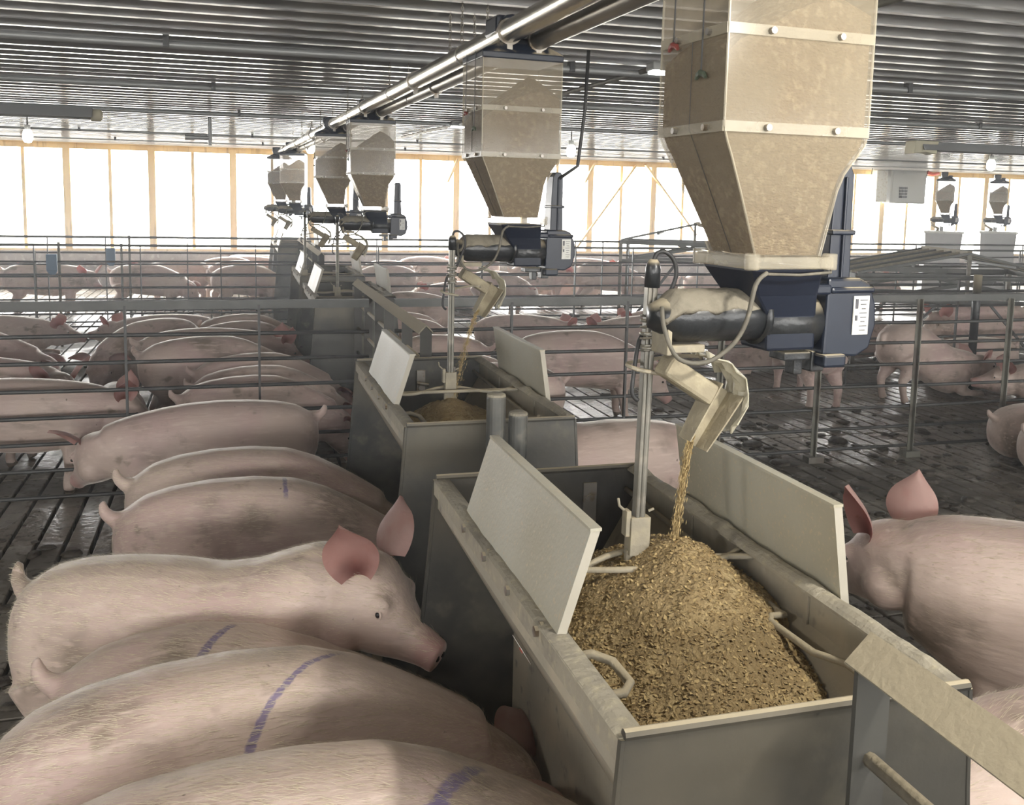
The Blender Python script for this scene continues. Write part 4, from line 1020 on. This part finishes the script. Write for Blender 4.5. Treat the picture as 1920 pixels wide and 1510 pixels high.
def gable_rack(x, y, rz, wl, wr, length, zb, zr, label, n=7):
    """open gabled rack of steel flats: rafters over a ridge, eave bars, braces and legs"""
    r = empty('gabled_rack', (x, y, 0), math.radians(rz), label, 'metal frame', 'gabled metal racks'); L = length
    MB().beam((0, 0, zr), (0, L, zr), .05, .035).build('ridge_bar', M['dustbar'], r)
    for sx, wd in ((-1, wl), (1, wr)):
        MB().beam((sx*wd, 0, zb), (sx*wd, L, zb), .045, .045).build('eave_bar', M['flat'], r)
        for i in range(n):
            t = L*i/(n-1); MB().beam((0, t, zr-.005), (sx*wd, t, zb+.03), .040, .022).build('rafter', M['dustbar'] if i % 2 else M['flat'], r)
        MB().beam((sx*wd*.5, 0, (zb+zr)/2 - .01), (sx*wd*.5, L, (zb+zr)/2 - .01), .03, .02).build('purlin', M['flat'], r)
        for yy in (0, L):
            MB().beam((sx*wd, yy, 0), (sx*wd, yy, zb), .04, .04, (0, 1, 0)).build('leg', M['post'], r)
            MB().beam((sx*wd*.9, yy, zb-.22), (-sx*wd*.25, yy, zb-.02), .03, .03).build('brace', M['flat'], r)
            MB().beam((sx*wd*.25, yy, zb-.26), (sx*wd*.8, yy, .12), .022, .022).build('brace', M['rod'], r)
    for yy in (0, L):
        MB().beam((-wl, yy, zb), (wr, yy, zb), .04, .05).build('tie_bar', M['flat'], r)
        MB().beam((-wl, yy, zb-.24), (wr, yy, zb-.24), .03, .04).build('lower_bar', M['flat'], r)
    MB().beam((0, 0, zb-.24), (0, 0, zr), .03, .03, (0, 1, 0)).build('king_post', M['post'], r)
gable_rack(6.93, 7.75, -17, 1.08, .95, 1.1, .955, 1.20, 'gabled rack of slanted grey bars, nearer, behind the near motor at right')
gable_rack(5.75, 11.25, -30, .95, .85, .75, 1.10, 1.36, 'gabled rack of pale bars, farther, between second and near dispenser', 8)

# ------------------------------------------------------------------ things under the ceiling and on the far wall
def build_fixtures():
    for i, (x, y, lab) in enumerate(((-2.05, 11.4, 'lit globe bulb hanging at the far left by the header beam'), (3.72, 10.4, 'lit globe bulb right of the second dispenser'), (.93, 11.75, 'lit globe bulb behind the fifth dispenser'), (9.2, 10.05, 'lit globe bulb at the far right before the header beam'))):
        r = empty('globe_lamp', (x, y, 2.20), 0, lab, 'lamp', 'globe bulbs')
        MB().tube([(0, 0, -.085), (0, 0, -.08), (0, 0, -.05), (0, 0, .0), (0, 0, .045)], [.012, .035, .050, .052, .036], 16).build('globe', M['bulb'], r, smooth=True)
        MB().tube([(0, 0, .042), (0, 0, .10)], .03, 12).build('socket', M['grey'], r); MB().tube([(0, 0, .10), (0, 0, .235)], .008, 6).build('stem', M['black'], r)
    def led(x, y, rz, lab):
        r = empty('led_fixture', (x, y, 2.355), rz, lab, 'lamp', 'strip lamps on the conduit')
        MB().box((0, 0, .02), (.15, .11, .05)).build('housing', M['grey'], r, bevel=.01); MB().box((0, 0, -.012), (.13, .09, .016)).build('diffuser', M['led'], r, bevel=.006)
    led(2.33, 5.05, 0, 'flat lit lamp on the conduit between the second and near dispenser'); led(2.24, 9.7, 0, 'small dark junction lamp on the conduit beyond the second dispenser')
    o = MB().tube([(2.12, 12.3, 2.385), (2.25, 9.6, 2.375), (2.25, 8, 2.39), (2.27, 6.5, 2.372), (2.32, 5.65, 2.38), (2.36, 3.8, 2.385), (2.4, -3, 2.39)], .016, 10).build('conduit', M['post'], None, smooth=True); tag(o, 'pale conduit running lengthwise under the ceiling right of the dispensers', 'pipe')
    for k, (y, r_) in enumerate(((5.35, .020), (7.4, .022), (9.75, .02), (13.3, .014), (15.4, .014))):
        o = empty('ceiling_pipe', (0, y, 2.375), 0, 'grey pipe along the ceiling ribs, ' + ('nearest of the cross pipes', 'second of the cross pipes', 'third of the cross pipes, beyond the fourth dispenser', 'fourth of the cross pipes, beyond the bulbs', 'farthest of the cross pipes, next to the wall')[k], 'pipe', 'cross pipes under the ceiling')
        MB().tube([(-8.9, 0, 0), (0, 0, -.003), (8, 0, 0), (21.9, 0, 0)], r_, 10).build('pipe', M['duct'], o, smooth=True)
        for x in (-4.6, -2.4, -.3, 1.9, 4.2, 6.4):
            b = MB(); b.box((x + .2*k, 0, .012), (.03, 2*r_+.014, 2*r_+.02)); b.build('clip', M['black'], o)
    o = MB().tube([(-.18, 10.3, 2.38), (-.18, 10.3, 2.17), (-.18, 10.3, 2.10)], [.02, .02, .016], 10).tube([(-.36, 10.3, 2.175), (-.18, 10.3, 2.175)], .018, 10).tube([(-.42, 10.3, 2.175), (-.33, 10.3, 2.175)], .026, 10).build('pipe_tee', M['duct'], None); tag(o, 'grey pipe tee dropping from the ceiling left of the far dispensers', 'pipe')
    for (xa, xb, y, s, lab) in ((-8.8, -1.1, 9.0, 1, 'long grey heater hood under the ceiling at left, pale round end'), (7.0, 16, 8.7, -1, 'long grey heater hood under the ceiling at right, cream burner box')):
        r = empty('tube_heater', ((xa+xb)/2, y, 2.27), 0, lab, 'heater', 'tube heaters'); h = (xb-xa)/2
        MB().prism([(-.11, -.035), (-.07, .045), (.07, .045), (.11, -.035), (.105, -.037), (.067, .040), (-.067, .040), (-.105, -.037)], 'x', -h, h).build('hood', M['duct'], r)
        MB().tube([(-h+.02, 0, 0), (h-.02, 0, 0)], .035, 14).build('burner_tube', M['wallm'], r, smooth=True)
        if s > 0: MB().tube([(h-.02, 0, -.01), (h+.05, 0, -.01), (h+.07, -.0, -.01)], [.05, .052, .03], 14).build('burner_end', M['cream'], r, smooth=True)
        else:
            b = MB(); b.prism([(-.30, -.075), (-.16, -.055), (-.02, -.075), (-.0, .06), (-.29, .06)], 'y', -.08, .08); o = b.build('burner_box', M['cream'], r, bevel=.006); o.location = (-h+.2, 0, 0)
        for x in (-h*.7, 0, h*.7): MB().tube([(x, 0, .04), (x, 0, .17)], .004, 5).build('hanger', M['cable'], r)
    # control cabinet on the studs
    r = empty('control_cabinet', (13.68, 17.30, 1.72), 0, 'grey control cabinet with a dark vent grid hung on the far wall studs at right', 'cabinet')
    MB().box((0, .02, .345), (.88, .24, .69)).build('case', M['grey'], r, bevel=.012)
    MB().box((-.0, -.105, .345), (.80, .012, .62)).build('door', M['grey'], r, bevel=.006)
    b = MB()
    for i in range(4):
        for j in range(3): b.box((-.20 + .07*j, -.114, .14 + .06*i), (.062, .006, .045))
    b.build('vent_grid', M['ink'], r)
    b = MB(); b.box((-.12, -.113, .63), (.10, .005, .03)); b.box((.08, -.113, .625), (.22, .005, .012)); b.build('nameplate', M['duct'], r)
    o = MB().box((0, 0, 0), (.27, .16, .66)).build('switch_box', M['white'], None, bevel=.01, loc=(13.07, 17.33, 2.07)); tag(o, 'white box beside the grey control cabinet on the far wall', 'box')
    o = MB().tube([(-.2, 0, 0), (-.08, 0, .02), (.05, 0, -.005), (.2, 0, .015)], [.03, .045, .035, .03], 8).build('red_strap', M['red'], None, loc=(14.35, 17.36, 2.36)); tag(o, 'red strap on the header beam right of the grey control cabinet', 'strap')
    for i, pts in enumerate((((13.9, 16.9, 2.42), (13.85, 16.9, 2.2), (14.0, 16.9, 1.75), (13.8, 16.9, 1.3), (13.6, 16.9, 1.05)), ((12.55, 16.9, 2.42), (12.48, 16.9, 1.9), (12.48, 16.9, 1.35), (12.54, 16.9, 1.1)), ((1.27, 3.39, 2.17), (1.262, 3.39, 1.95), (1.24, 3.39, 1.75), (1.17, 3.40, 1.70)))):
        o = MB().tube(pts, .007 if i == 2 else .008, 6).build('hanging_cable', M['cable'], None, smooth=True); tag(o, ('dark cable drooping across the grey control cabinet', 'thin cable drooping left of the white box on the far wall', 'black cable down the right side of the second dispenser')[i], 'cable', 'hanging cables')
build_fixtures()
for i, (x, y) in enumerate(((11.75, 13.85), (13.2, 14.2))):
    r = empty('bulk_feeder', (x, y, 0), -.6, ('pale plastic feeder under the lone far right dispenser', 'pale plastic feeder at the right edge under the last dispenser')[i], 'feeder', 'far right feeders')
    MB().loft([[Vector((a*u, b_*v, z)) for u, v in ((-1, -1), (1, -1), (1, 1), (-1, 1))] for z, a, b_ in ((.0, .30, .45), (.5, .28, .42), (.9, .27, .40), (1.22, .29, .42))]).build('body', M['wallm'], r)
    MB().box((0, 0, 1.23), (.62, .88, .03)).build('rim', M['white'], r)
    MB().beam((-.02, -.05, .9), (0, 0, 1.32), .06, .06, (0, 1, 0)).build('drop_pipe', M['grey'], r)

# droppings and wet litter on the slats
def build_manure():
    rr = random.Random(5); mb = MB()
    spots = [(2.6, 4.3, .9, 60), (3.6, 4.4, 1.0, 70), (4.4, 4.0, .9, 50), (2.9, 5.0, .8, 50), (3.6, 6.1, .8, 50), (-1.3, 4.2, .7, 50), (-1.1, 3.4, .7, 50), (3.0, 8.6, 1.2, 60), (4.5, 12.0, 1.0, 40), (-1.3, 9.3, .7, 30), (2.4, 3.3, .5, 30), (4.6, 5.7, .9, 40), (5.8, 5.8, .8, 30)]
    for (x, y, R, n) in spots:
        for _ in range(n):
            a = rr.uniform(0, 2*PI); q = R*rr.random()**.6; s = rr.uniform(.008, .035)*rr.choice((1, 1, 1, 1.6))
            k = len(mb.v); mb.sphere((x + q*math.cos(a), y + q*math.sin(a), s*.15), s, 4, 0, (rr.uniform(.8, 1.6), rr.uniform(.8, 1.6), rr.uniform(.25, .5)))
            for i in range(k, len(mb.v)):
                v = Vector(mb.v[i]); mb.v[i] = tuple(v + Vector((noise.noise(v*60), noise.noise(v*60+Vector((5, 0, 0))), .4*noise.noise(v*60+Vector((0, 7, 0)))))*s*.35)
    o = mb.build('manure', M['manure'], smooth=True); tag(o, 'dark clumps of manure scattered over the slats', 'manure', None, 'stuff')
build_manure()
